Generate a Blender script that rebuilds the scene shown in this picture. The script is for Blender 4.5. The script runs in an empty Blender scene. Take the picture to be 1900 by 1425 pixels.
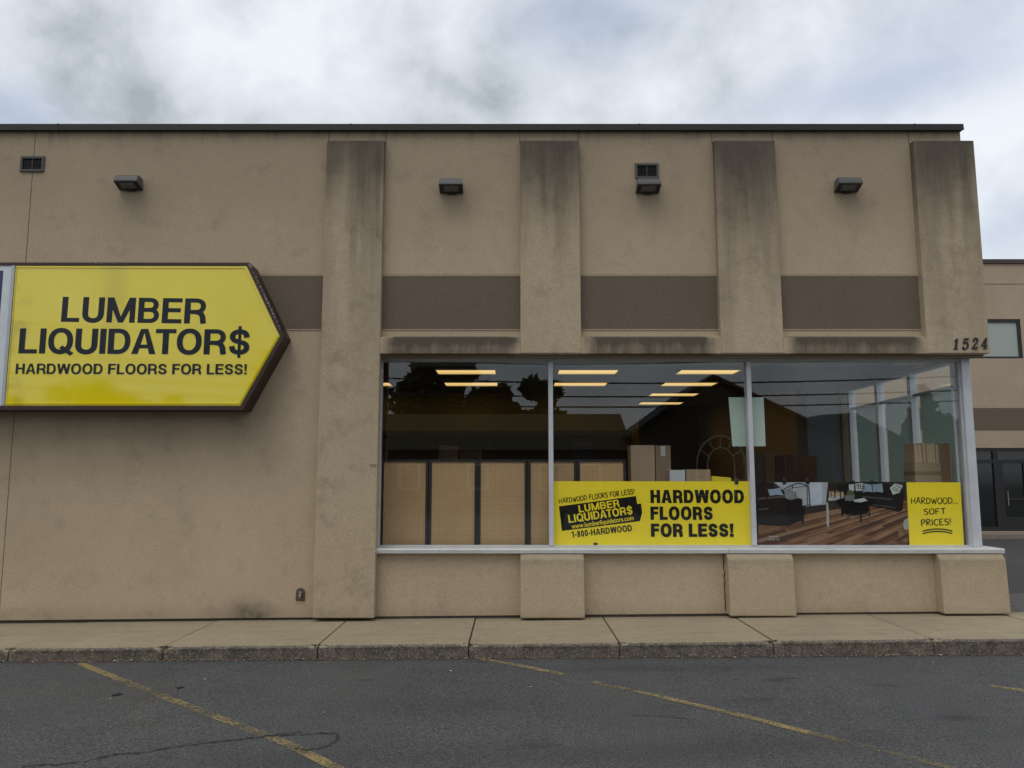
import bpy, bmesh, math, random
from mathutils import Vector
R = math.radians
random.seed(7)
sc = bpy.context.scene
COL = sc.collection

# ------------------------------------------------------------------ camera
CAM_Y, CAM_Z, PITCH, FPX = -9.7, 1.6, R(7.0), 1490.0
cam = bpy.data.objects.new('camera', bpy.data.cameras.new('camera'))
COL.objects.link(cam)
cam.location = (0, CAM_Y, CAM_Z)
cam.rotation_euler = (R(90) + PITCH, 0, 0)
cam.data.sensor_width = 36
cam.data.lens = FPX / 1900 * 36
cam.data.clip_end = 2000
sc.camera = cam
sc.view_settings.view_transform = 'Standard'
sc.view_settings.look = 'None'
sc.view_settings.gamma = 1
sc.view_settings.exposure = 0.06
sc.cycles.use_denoising = True
sc.cycles.denoising_prefilter = 'NONE'
sc.cycles.max_bounces = 8
sc.cycles.transparent_max_bounces = 24
sc.cycles.sample_clamp_indirect = 6

# ------------------------------------------------------------------ node helper
class V:
    """a scalar socket (or number) with operators that make Math nodes"""
    def __init__(s, g, k): s.g, s.k = g, k
    def op(s, o, b=None, c=None, clamp=False):
        n = s.g.t.nodes.new('ShaderNodeMath'); n.operation = o; n.use_clamp = clamp
        for i, v in enumerate((s, b, c)):
            if v is None: continue
            s.g.put(n.inputs[i], v)
        return V(s.g, n.outputs[0])
    def __add__(s, b): return s.op('ADD', b)
    def __sub__(s, b): return s.op('SUBTRACT', b)
    def __mul__(s, b): return s.op('MULTIPLY', b)
    def __truediv__(s, b): return s.op('DIVIDE', b)
    def pow(s, b): return s.op('POWER', b)
    def clamp(s): return s.op('ADD', 0.0, clamp=True)
    def inv(s): return (s * -1.0) + 1.0
    def ramp(s, a, b):      # 0 at a, 1 at b, smooth
        n = s.g.t.nodes.new('ShaderNodeMapRange'); n.interpolation_type = 'SMOOTHSTEP'
        s.g.put(n.inputs[0], s); lo, hi = min(a, b), max(a, b)
        n.inputs[1].default_value, n.inputs[2].default_value = lo, hi
        n.inputs[3].default_value, n.inputs[4].default_value = (0, 1) if a < b else (1, 0)
        return V(s.g, n.outputs[0])

class Graph:
    def __init__(s, tree): s.t = tree; s._p = None
    def put(s, sock, v):
        if isinstance(v, V): s.t.links.new(v.k, sock)
        elif isinstance(v, bpy.types.NodeSocket): s.t.links.new(v, sock)
        elif isinstance(v, (tuple, list)) and len(v) == 3 and sock.type == 'RGBA': sock.default_value = (*v, 1)
        else: sock.default_value = v
    def node(s, typ, **kw):
        n = s.t.nodes.new('ShaderNode' + typ)
        for k, v in kw.items(): setattr(n, k, v)
        return n
    def pos(s):
        if s._p is None: s._p = s.node('NewGeometry').outputs['Position']
        return s._p
    def xyz(s, vec=None):
        n = s.node('SeparateXYZ'); s.put(n.inputs[0], vec or s.pos())
        return [V(s, o) for o in n.outputs]
    def scale(s, vec, sx, sy, sz):
        n = s.node('VectorMath', operation='MULTIPLY'); s.put(n.inputs[0], vec); n.inputs[1].default_value = (sx, sy, sz)
        return n.outputs[0]
    def noise(s, scale, detail=3, rough=.55, vec=None, st=(1, 1, 1), dist=0):
        n = s.node('TexNoise'); v = vec or s.pos()
        if st != (1, 1, 1): v = s.scale(v, *st)
        s.put(n.inputs['Vector'], v); n.inputs['Scale'].default_value = scale
        n.inputs['Detail'].default_value = detail; n.inputs['Roughness'].default_value = rough; n.inputs['Distortion'].default_value = dist
        return V(s, n.outputs[0])
    def mix(s, f, a, b, mode='MIX'):
        n = s.node('Mix', data_type='RGBA', blend_type=mode)
        s.put(n.inputs[0], f); s.put(n.inputs[6], a); s.put(n.inputs[7], b)
        return n.outputs[2]
    def grey(s, v):         # scalar -> colour
        n = s.node('CombineColor')
        for i in range(3): s.put(n.inputs[i], v)
        return n.outputs[0]
    def mul(s, col, v): return s.mix(1.0, col, s.grey(v), 'MULTIPLY')

def principled(name):
    m = bpy.data.materials.new(name); m.use_nodes = True
    g = Graph(m.node_tree); b = m.node_tree.nodes['Principled BSDF']
    return m, g, b
def bump(g, b, h, strength, dist):
    n = g.node('Bump'); n.inputs['Strength'].default_value = strength; n.inputs['Distance'].default_value = dist
    g.put(n.inputs['Height'], h); g.put(b.inputs['Normal'], n.outputs[0])
def plain(name, col, rough=.6, metal=0, var=.12, scale=9, emit=None, spec=.5):
    m, g, b = principled(name)
    n = g.noise(scale, 4)
    g.put(b.inputs['Base Color'], g.mul(col, n * (2 * var) + (1 - var)))
    b.inputs['Roughness'].default_value = rough; b.inputs['Metallic'].default_value = metal
    b.inputs['Specular IOR Level'].default_value = spec
    if emit:
        g.put(b.inputs['Emission Color'], col); b.inputs['Emission Strength'].default_value = emit
    return m

# ------------------------------------------------------------------ sky: broken overcast over a Nishita sky
SUN_EL, SUN_AZ = R(58), R(205)      # azimuth: direction the light comes FROM, clockwise from +Y
world = bpy.data.worlds.new('World'); sc.world = world; world.use_nodes = True
g = Graph(world.node_tree); bgn = world.node_tree.nodes['Background']
sky = g.node('TexSky', sky_type='NISHITA', sun_disc=False)
sky.sun_elevation = SUN_EL; sky.sun_rotation = SUN_AZ
tc = g.node('TexCoord').outputs['Generated']
dx, dy, dz = g.xyz(tc)
def pxdir(px, py):
    a = PITCH + math.atan((712.5 - py) / FPX)
    v = Vector(((px - 950) / FPX, math.cos(PITCH) - (712.5 - py) / FPX * math.sin(PITCH), math.sin(PITCH) + (712.5 - py) / FPX * math.cos(PITCH)))
    return v.normalized()
def blob(px, py, rx, ry):           # a soft patch of cloud fixed in the sky
    d = pxdir(px, py); sx, sz = FPX / rx, FPX / ry
    ex = (dx - d.x) * sx; ez = (dz - d.z) * sz
    return ((ex * ex + ez * ez) * -1.0).op('EXPONENT') * dy.ramp(0, .3)
wisp = g.noise(4.0, 9, .55, vec=tc, st=(1, 1, 1.15), dist=.25)
fine = g.noise(11.0, 8, .55, vec=tc, st=(1, 1, 1.1), dist=.3)
lum = wisp * 1.15 + fine * .80 - .25
lum = lum - blob(150, 110, 230, 120) * .13 - blob(840, 165, 170, 80) * .22 - blob(340, 195, 120, 50) * .15 - blob(760, 90, 60, 60) * .12 - blob(1560, 150, 200, 90) * .06 - blob(1060, 40, 120, 70) * .08
lum = lum + blob(0, 80, 60, 80) * .22 + blob(560, 130, 150, 90) * .12 + blob(1200, 90, 70, 120) * .15 + blob(1830, 300, 150, 160) * .24 + blob(1000, 160, 60, 70) * .08
lum = lum.clamp()
gap = (blob(1090, 30, 140, 60) * .8 + blob(1650, 165, 210, 45) * .75 + blob(20, 200, 70, 40) * .7 + blob(1770, 30, 200, 50) * .45 + blob(1870, 420, 90, 50) * .5 + g.noise(2.4, 6, vec=tc).ramp(.62, .75) * .3).clamp()
cloud = g.node('ValToRGB'); g.put(cloud.inputs[0], lum)
cr = cloud.color_ramp; cr.elements[0].position = .38; cr.elements[0].color = (4.0, 4.4, 4.75, 1)
cr.elements[1].position = .95; cr.elements[1].color = (8.8, 9.2, 9.7, 1)
e = cr.elements.new(.62); e.color = (6.5, 6.95, 7.5, 1)
blue = g.mix(.70, sky.outputs[0], (5.4, 6.2, 8.0))
skycol = g.mix(gap * .8, cloud.outputs[0], blue)
skycol = g.mix(.94, sky.outputs[0], skycol)
skycol = g.mix(dz.ramp(-.02, .03), (1.2, 1.2, 1.2), skycol)
g.put(bgn.inputs[0], skycol)
bgn.inputs[1].default_value = .1

sun = bpy.data.objects.new('sun', bpy.data.lights.new('sun', 'SUN'))
COL.objects.link(sun)
sun.data.energy = .8; sun.data.angle = R(35); sun.data.color = (1, .95, .88)
sdir = Vector((math.sin(SUN_AZ) * math.cos(SUN_EL), math.cos(SUN_AZ) * math.cos(SUN_EL), math.sin(SUN_EL)))
sun.rotation_euler = (-sdir).to_track_quat('-Z', 'Y').to_euler()

# ------------------------------------------------------------------ measuring and mesh helpers
def P(px, py, y=0.0):
    """point of the photograph on the vertical plane at depth y -> (x, z)"""
    D = y - CAM_Y; Z = D * math.tan(PITCH + math.atan((712.5 - py) / FPX))
    zc = D * math.cos(PITCH) + Z * math.sin(PITCH)
    return (px - 950) / FPX * zc, Z + CAM_Z
def PX(px, py, y=0.0): return P(px, py, y)[0]
def PZ(py, y=0.0): return P(950, py, y)[1]
def road_z(x): return -.123 + .007 * max(-12, min(12, x))
def walk_z(x): return .0095 * (max(-14, min(14, x)) + 1.7)
def GP(px, py):
    """point of the photograph on the asphalt"""
    x = 0.0
    for _ in range(6):
        D = (road_z(x) - CAM_Z) / math.tan(PITCH + math.atan((712.5 - py) / FPX))
        zc = D * math.cos(PITCH) + (road_z(x) - CAM_Z) * math.sin(PITCH)
        x = (px - 950) / FPX * zc
    return Vector((x, D + CAM_Y, road_z(x)))

def box(bm, x0, x1, y0, y1, z0, z1, bev=0, seg=2):
    vs = [bm.verts.new((x, y, z)) for x in (x0, x1) for y in (y0, y1) for z in (z0, z1)]
    fs = [bm.faces.new([vs[i] for i in q]) for q in ((0, 1, 3, 2), (4, 6, 7, 5), (0, 4, 5, 1), (2, 3, 7, 6), (0, 2, 6, 4), (1, 5, 7, 3))]
    if bev:
        es = list({e for f in fs for e in f.edges})
        bmesh.ops.bevel(bm, geom=es, offset=bev, segments=seg, affect='EDGES', profile=.5)
def hexa(bm, a, b, bev=0):
    """solid between quad a and quad b (same winding)"""
    va = [bm.verts.new(p) for p in a]; vb = [bm.verts.new(p) for p in b]; n = len(va)
    fs = [bm.faces.new(va[::-1]), bm.faces.new(vb)]
    for i in range(n): fs.append(bm.faces.new((va[i], va[(i + 1) % n], vb[(i + 1) % n], vb[i])))
    if bev:
        bmesh.ops.bevel(bm, geom=list({e for f in fs for e in f.edges}), offset=bev, segments=2, affect='EDGES', profile=.5)
    return fs
def prism_xz(bm, pts, y0, y1, bev=0):
    return hexa(bm, [(x, y0, z) for x, z in pts], [(x, y1, z) for x, z in pts], bev)
def prism_yz(bm, pts, x0, x1, bev=0):
    return hexa(bm, [(x0, y, z) for y, z in pts], [(x1, y, z) for y, z in pts], bev)
def tube(bm, pts, r, n=8, cap=True):
    pts = [Vector(p) for p in pts]; rings = []
    rs = r if isinstance(r, (list, tuple)) else [r] * len(pts)
    for i, p in enumerate(pts):
        d = (pts[min(i + 1, len(pts) - 1)] - pts[max(i - 1, 0)]).normalized()
        u = d.cross(Vector((0, 0, 1)));  u = u.normalized() if u.length > 1e-3 else Vector((1, 0, 0))
        v = d.cross(u)
        rings.append([bm.verts.new(p + (u * math.cos(a) + v * math.sin(a)) * rs[i]) for a in [k * 2 * math.pi / n for k in range(n)]])
    for a, b in zip(rings, rings[1:]):
        for k in range(n): bm.faces.new((a[k], a[(k + 1) % n], b[(k + 1) % n], b[k]))
    if cap: bm.faces.new(rings[0][::-1]); bm.faces.new(rings[-1])
def wloc(o):
    v = Vector((0, 0, 0))
    while o is not None: v = v + o.location; o = o.parent
    return v
def obj(name, bm, mat, parent=None, smooth=False, local=False, label=None, loc=None):
    """link a bmesh (written in world coordinates unless local) as one mesh object"""
    bmesh.ops.recalc_face_normals(bm, faces=bm.faces)
    off = wloc(parent) if parent is not None else (Vector(loc) if loc else Vector((0, 0, 0)))
    if not local: bmesh.ops.translate(bm, verts=bm.verts, vec=-off)
    me = bpy.data.meshes.new(name); bm.to_mesh(me); bm.free()
    if mat: me.materials.append(mat)
    if smooth:
        for p in me.polygons: p.use_smooth = True
    o = bpy.data.objects.new(name, me); COL.objects.link(o)
    if parent is not None: o.parent = parent
    elif loc: o.location = loc
    if label: o['label'] = label
    return o
def tag(o, label, cat, group=None):
    o['label'] = label; o['category'] = cat
    if group: o['group'] = group
    return o
def thing(name, label, cat, loc=(0, 0, 0), group=None):
    o = bpy.data.objects.new(name, None); COL.objects.link(o); o.location = loc; o.empty_display_size = .1
    return tag(o, label, cat, group)
def struct(name, bm, mat):
    o = obj(name, bm, mat); o['kind'] = 'structure'; return o
def copy_tree(o, parent=None):
    c = o.copy(); COL.objects.link(c)
    if parent is not None: c.parent = parent
    for ch in list(o.children): copy_tree(ch, c)
    return c
def B(): return bmesh.new()

# ------------------------------------------------------------------ materials
TAN = (.45, .353, .241)
def stucco(name, base=TAN, kind='wall'):
    m, g, b = principled(name)
    x, y, z = g.xyz()
    big = g.noise(.8, 5, .6); mid = g.noise(6, 4); grain = g.noise(38, 3, .75); grit = g.noise(85, 1)
    c = g.mul(base, big * .34 + mid * .16 + .76)
    c = g.mul(c, grain * .5 + grit * .4 + .55)
    streak = g.noise(1.0, 5, .65, st=(7, 7, .55)); blot = g.noise(3.2, 5, .65)
    dirt = (.055, .047, .040)
    run = g.noise(1.0, 4, .6, st=(2.2, 2.2, .22))
    if kind == 'wall':
        f = z.ramp(3.9, 6.1) * .30 + blot.ramp(.5, .75) * .20 + z.ramp(3.0, 2.4) * z.ramp(1.2, 2.3) * x.ramp(-2.5, -3.0) * (run * .5 + .05)  # darker towards the top, and streaky dark below the arrow sign
        # grime above the arrow sign, soot at the foot of the wall, run-off under the roof edge
        f = f + (z.ramp(4.27, 4.07) * z.ramp(3.9, 4.0) * x.ramp(-2.9, -3.3) * streak.ramp(.42, .62)) * .75
        ex, ez = (x + 3.12) * 3.6, (z - .06) * 5.5
        f = f + ((ex * ex + ez * ez) * -1.0).op('EXPONENT') * (blot * .9 + .4) * .62
        f = f + z.ramp(5.75, 6.1) * streak.ramp(.45, .7) * .35
        f = f + z.ramp(.22, .02) * .4 * blot
        for lx in (-4.78, -.76, 1.7, 4.2):  # soft darker patch just below each lamp
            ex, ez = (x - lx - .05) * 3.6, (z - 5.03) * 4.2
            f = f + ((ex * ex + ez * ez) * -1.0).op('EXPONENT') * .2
    elif kind == 'pilaster':
        fst = g.noise(1.0, 6, .7, st=(16, 16, 1.2)); low = g.noise(1.0, 3, .5, st=(3.2, 3.2, .35))
        reach = low.ramp(.36, .64) * 1.25 + blot * .5 + .12        # how far down each run of water reaches
        f = ((z * -1.0 + 5.84).op('MAXIMUM', 0.0) / reach * -1.35).op('EXPONENT') * ((fst * 1.3 + streak * .9 - .55).op('MAXIMUM', .1)) * .95 + z.ramp(4.3, 5.87).pow(1.2) * .34 * (run.ramp(.3, .62) * .8 + .35)
        f = f * 1.25
        for cx, w in ((-1.88, .10), (-1.66, .05), (.62, .09), (.40, .05), (2.78, .16), (3.08, .09), (5.42, .09), (5.62, .05)):
            ex = (x - cx + streak * .12 - .06) * (1 / w)
            f = f + (ex * ex * -1.0).op('EXPONENT') * z.ramp(4.25, 5.75) * (fst * .45 + .10)
        f = f + z.ramp(5.76, 5.86) * .22 * fst.ramp(.25, .6) + blot.ramp(.5, .75) * .2 + z.ramp(.25, .02) * .3 * blot
        f = f + z.ramp(5.05, 5.9) * .34 * (run * .9 + .5)
        f = ((f * -1.75).op('EXPONENT').inv()) * (blot * .3 + .90)
    elif kind == 'block':
        f = z.ramp(.55, .8) * blot * .55 + blot.ramp(.5, .75) * .16 + z.ramp(.2, .0) * .35 * blot
    elif kind == 'lintel':
        gx = g.xyz(g.node('TexCoord').outputs['Generated'])[0]
        wob = g.noise(4, 3) * .22 - .11
        env = (gx + wob).ramp(-.02, .12) * (gx + wob).ramp(1.02, .88)
        fst = g.noise(1.0, 6, .72, st=(13, 13, 2.2))
        top = (z - Z_HEAD_ + blot * .06 - .03).ramp(.05, .17)
        f = env * (fst.ramp(.25, .75) * .36 + top * .26 + blot * .35 + .36) + blot * .16
    else:
        f = blot.ramp(.5, .8) * .15
    c = g.mix(f.clamp() * .88, c, dirt)
    g.put(b.inputs['Base Color'], c)
    b.inputs['Roughness'].default_value = .92; b.inputs['Specular IOR Level'].default_value = .25
    bump(g, b, grain * .6 + grit * .4, .55, .006)
    return m
Z_HEAD_ = PZ(655, -.14)
M = {}
M['wall'] = stucco('stucco wall')
M['pilaster'] = stucco('stained stucco', (.44, .350, .238), 'pilaster')
M['block'] = stucco('stucco block', (.43, .343, .231), 'block')
M['lintel'] = stucco('streaked stucco', TAN, 'lintel')
M['band'] = stucco('brown stucco', (.150, .117, .084), 'band')
M['far_wall'] = stucco('far stucco', (.42, .33, .24), 'far')
M['joint'] = plain('joint', (.14, .105, .075), .9)
M['foundation'] = plain('foundation', (.075, .062, .047), .95, var=.5, scale=14)
M['coping'] = plain('coping metal', (.026, .024, .021), .55, .0, .25, 3, spec=.25)
M['alu'] = plain('mill aluminium', (.56, .57, .60), .42, .2, .16, 5)
M['pale_alu'] = plain('pale painted aluminium', (.72, .77, .80), .5, 0, .06, 5)
M['sill'] = plain('weathered aluminium sill', (.60, .60, .59), .5, .2, .22, 7)
M['lamp'] = plain('lamp housing', (.075, .074, .070), .5, 0, .25, 30)
M['black'] = plain('black paint', (.012, .012, .013), .5)
M['vent'] = plain('vent metal', (.065, .063, .058), .6, 0, .2, 40)
M['lens'] = plain('lamp lens', (.13, .13, .12), .12, 0, .6, 18)
M['numeral'] = plain('black numeral', (.012, .011, .011), .45)
M['steel'] = plain('worn steel', (.35, .33, .30), .4, .7)

def glass(name, tint):
    m = bpy.data.materials.new(name); m.use_nodes = True; g = Graph(m.node_tree)
    m.node_tree.nodes.remove(m.node_tree.nodes['Principled BSDF'])
    geo = g.node('NewGeometry'); d = g.node('VectorMath', operation='DOT_PRODUCT')
    g.put(d.inputs[0], geo.outputs['Incoming']); g.put(d.inputs[1], geo.outputs['Normal'])
    c = V(g, d.outputs['Value']).op('ABSOLUTE')
    F = (c.inv().clamp()).pow(5.0) * .957 + .043
    t = g.node('BsdfTransparent'); g.put(t.inputs[0], tint)
    gl = g.node('BsdfGlossy'); gl.inputs['Roughness'].default_value = 0.0; g.put(gl.inputs[0], (.95, 1, 1))
    mx = g.node('MixShader'); g.put(mx.inputs[0], F); g.put(mx.inputs[1], t.outputs[0]); g.put(mx.inputs[2], gl.outputs[0])
    g.put(m.node_tree.nodes['Material Output'].inputs[0], mx.outputs[0])
    return m
M['glass'] = glass('shop window glass', (.985, .99, .988))
M['dark_glass'] = plain('dark door glass', (.012, .014, .014), .05, spec=.6)

def film():
    m, g, b = principled('smoky window film')
    b.inputs['Base Color'].default_value = (.34, .40, .36, 1); b.inputs['Roughness'].default_value = .6
    t = g.node('BsdfTransparent'); t.inputs[0].default_value = (.5, .6, .55, 1)
    tl = g.node('BsdfTranslucent'); tl.inputs[0].default_value = (.50, .575, .53, 1)
    a = g.node('MixShader'); a.inputs[0].default_value = .35; g.put(a.inputs[1], tl.outputs[0]); g.put(a.inputs[2], b.outputs[0])
    mx = g.node('MixShader'); mx.inputs[0].default_value = .80; g.put(mx.inputs[1], t.outputs[0]); g.put(mx.inputs[2], a.outputs[0])
    g.put(m.node_tree.nodes['Material Output'].inputs[0], mx.outputs[0])
    return m
M['film'] = film()
def asphalt(name, base):
    m, g, b = principled(name)
    big = g.noise(.45, 5, .6); mid = g.noise(3.0, 5, .6); gr = g.noise(60, 4, .8); sp = g.noise(85, 1)
    c = g.mul(base, big * .6 + mid * .55 + .42)
    c = g.mix(g.noise(.9, 4, .6).ramp(.45, .65) * .5, c, g.mul((.088, .082, .074), mid * .6 + .7))
    c = g.mul(c, (gr * 4.4 - 1.22).op('MAXIMUM', .12))
    c = g.mix(sp.ramp(.68, .78) * .55, c, (.26, .26, .25))
    c = g.mix(g.noise(130, 0).ramp(.75, .81) * .6, c, (.5, .5, .48))
    c = g.mix(mid.ramp(.60, .78) * .35, c, (.035, .034, .033))
    x, y, z = g.xyz()
    wrp = g.noise(9, 4) * .5 - .25
    for px, py, rx, ry, k in ((1437, 1262, .09, .05, .7), (1460, 1259, .12, .03, .6), (1407, 1298, .16, .06, .5), (1770, 1332, .14, .08, .6), (1640, 1272, .12, .04, .5), (676, 1262, .08, .03, .7), (1000, 1384, .14, .06, .5), (840, 1310, .7, .25, .25), (1500, 1380, .9, .22, .3), (620, 1410, 1.2, .25, .25), (1150, 1400, .9, .2, .3), (1260, 1240, 1.5, .12, .3)):
        p = GP(px, py); ex = (x - p.x) * (1 / rx) + wrp; ey = (y - p.y) * (1 / ry) + wrp
        c = g.mix(((ex * ex + ey * ey) * -1.0).op('EXPONENT') * k, c, (.03, .03, .03))
    c = g.mix(y.ramp(-1.75, -1.47) * g.noise(14, 4).ramp(.3, .6) * .45, c, (.05, .042, .034))
    g.put(b.inputs['Base Color'], c); b.inputs['Roughness'].default_value = .85; b.inputs['Specular IOR Level'].default_value = .35
    bump(g, b, gr, .7, .012)
    return m
M['asphalt'] = asphalt('parking asphalt', (.083, .083, .084))
M['asphalt_side'] = asphalt('side asphalt', (.07, .07, .074))

def concrete(name):
    m, g, b = principled(name)
    x, y, z = g.xyz(); nrm = g.xyz(g.node('NewGeometry').outputs['Normal'])
    big = g.noise(1.1, 5, .6); mid = g.noise(9, 4); gr = g.noise(60, 3, .75)
    top = g.mul((.35, .29, .195), big * .4 + mid * .25 + .67)
    top = g.mul(top, gr * .9 + .56)
    top = g.mix(g.noise(1, 4, .6, st=(.8, 9, 1)).ramp(.5, .72) * .3, top, (.17, .135, .10))
    top = g.mix(g.noise(2.5, 5, .7).ramp(.56, .75) * .25, top, (.12, .10, .08))
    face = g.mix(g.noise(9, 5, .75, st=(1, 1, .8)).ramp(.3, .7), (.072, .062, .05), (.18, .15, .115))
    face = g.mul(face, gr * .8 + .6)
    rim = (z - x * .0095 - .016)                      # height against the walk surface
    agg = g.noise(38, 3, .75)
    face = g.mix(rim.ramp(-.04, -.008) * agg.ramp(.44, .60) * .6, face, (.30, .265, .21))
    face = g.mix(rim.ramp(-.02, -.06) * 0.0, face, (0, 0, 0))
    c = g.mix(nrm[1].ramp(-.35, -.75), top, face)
    c = g.mix(y.ramp(-1.38, -1.46) * agg.ramp(.54, .64) * .6, c, (.07, .058, .048))
    c = g.mix(y.ramp(-1.40, -1.45) * g.noise(60, 2).ramp(.55, .68) * .5, c, (.42, .37, .30))
    c = g.mix(y.ramp(-.25, .0) * .35 * mid, c, (.09, .075, .06))
    g.put(b.inputs['Base Color'], c); b.inputs['Roughness'].default_value = .9; b.inputs['Specular IOR Level'].default_value = .25
    bump(g, b, gr + agg * y.ramp(-1.38, -1.46) * 2, .6, .008)
    return m
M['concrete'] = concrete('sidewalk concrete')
M['grass'] = plain('lawn', (.05, .09, .03), .9, 0, .5, 3)

def line_paint(name, lo, hi):
    m, g, b = principled(name)
    n = g.noise(48, 4, .8); n2 = g.noise(2.2, 4, .65)
    wear = (n * .75 + n2 * .5 - .06).ramp(lo, hi) * .82
    c = g.mix(wear, (.085, .08, .07), g.mul((.43, .32, .125), g.noise(40, 3) * .9 + .5))
    g.put(b.inputs['Base Color'], c); b.inputs['Roughness'].default_value = .85
    t = g.node('BsdfTransparent'); mx = g.node('MixShader')
    g.put(mx.inputs[0], wear); g.put(mx.inputs[1], t.outputs[0]); g.put(mx.inputs[2], b.outputs[0])
    g.put(m.node_tree.nodes['Material Output'].inputs[0], mx.outputs[0])
    return m
M['paint'] = line_paint('worn yellow paint', .42, .66)
M['paint_thin'] = line_paint('thin yellow paint', .47, .70)
M['paint_faint'] = line_paint('faint yellow paint', .62, .80)
M['crack'] = plain('crack filler', (.022, .022, .023), .9)

def sign_yellow(name, dirty):
    m, g, b = principled(name)
    x, y, z = g.xyz()
    c = g.mul((.82, .66, .010) if dirty else (.96, .765, .028), g.noise(1.5, 4) * .12 + .94)
    if dirty:
        s = (x.ramp(-4.98, -4.82) * x.ramp(-4.55, -4.7)) * z.ramp(2.4, 3.9) * (g.noise(1, 4, st=(9, 9, .8)) * .4 + .15)
        s = s + g.noise(1, 4, .6, st=(4, 4, .5)).ramp(.58, .75) * .25 + x.ramp(-5.68, -5.85) * g.noise(3, 4).ramp(.45, .6) * .5
        c = g.mix(s.clamp() * .55, c, (.22, .17, .03))
        b.inputs['Roughness'].default_value = .05; b.inputs['Specular IOR Level'].default_value = 1.0
    else:
        b.inputs['Roughness'].default_value = .5; b.inputs['Specular IOR Level'].default_value = .3
    g.put(b.inputs['Base Color'], c)
    return m
M['yellow_sign'] = sign_yellow('yellow acrylic face', True)
M['yellow_card'] = sign_yellow('yellow card', False)
M['navy'] = plain('navy lettering', (.010, .015, .023), .2, spec=.3)
M['ink'] = plain('black ink', (.008, .008, .007), .5, spec=.2)
M['sign_frame'] = plain('brown sign frame', (.036, .016, .011), .55, 0, .35, 12)
M['chip'] = plain('chipped paint', (.34, .32, .30), .8, 0, .5, 60)
M['white_face'] = plain('white sign face', (.62, .66, .68), .2)

# ------------------------------------------------------------------ lettering: a plain grotesque drawn with strokes
def catmull(pts, n=6, closed=False):
    out = []; N = len(pts)
    for i in range(N if closed else N - 1):
        p0, p1, p2, p3 = [pts[(i + k) % N] if closed else pts[max(0, min(N - 1, i + k))] for k in (-1, 0, 1, 2)]
        for k in range(n):
            t = k / n
            out.append(tuple(.5 * (2 * p1[a] + (p2[a] - p0[a]) * t + (2 * p0[a] - 5 * p1[a] + 4 * p2[a] - p3[a]) * t * t + (3 * p1[a] - p0[a] - 3 * p2[a] + p3[a]) * t ** 3) for a in (0, 1)))
    if not closed: out.append(pts[-1])
    return out
def arc(cx, cy, rx, ry, a0, a1, n=14, e=2.25):
    o = []
    for k in range(n + 1):
        a = R(a0 + (a1 - a0) * k / n); c, s = math.cos(a), math.sin(a)
        o.append((cx + rx * math.copysign(abs(c) ** (2 / e), c), cy + ry * math.copysign(abs(s) ** (2 / e), s)))
    return o
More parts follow.
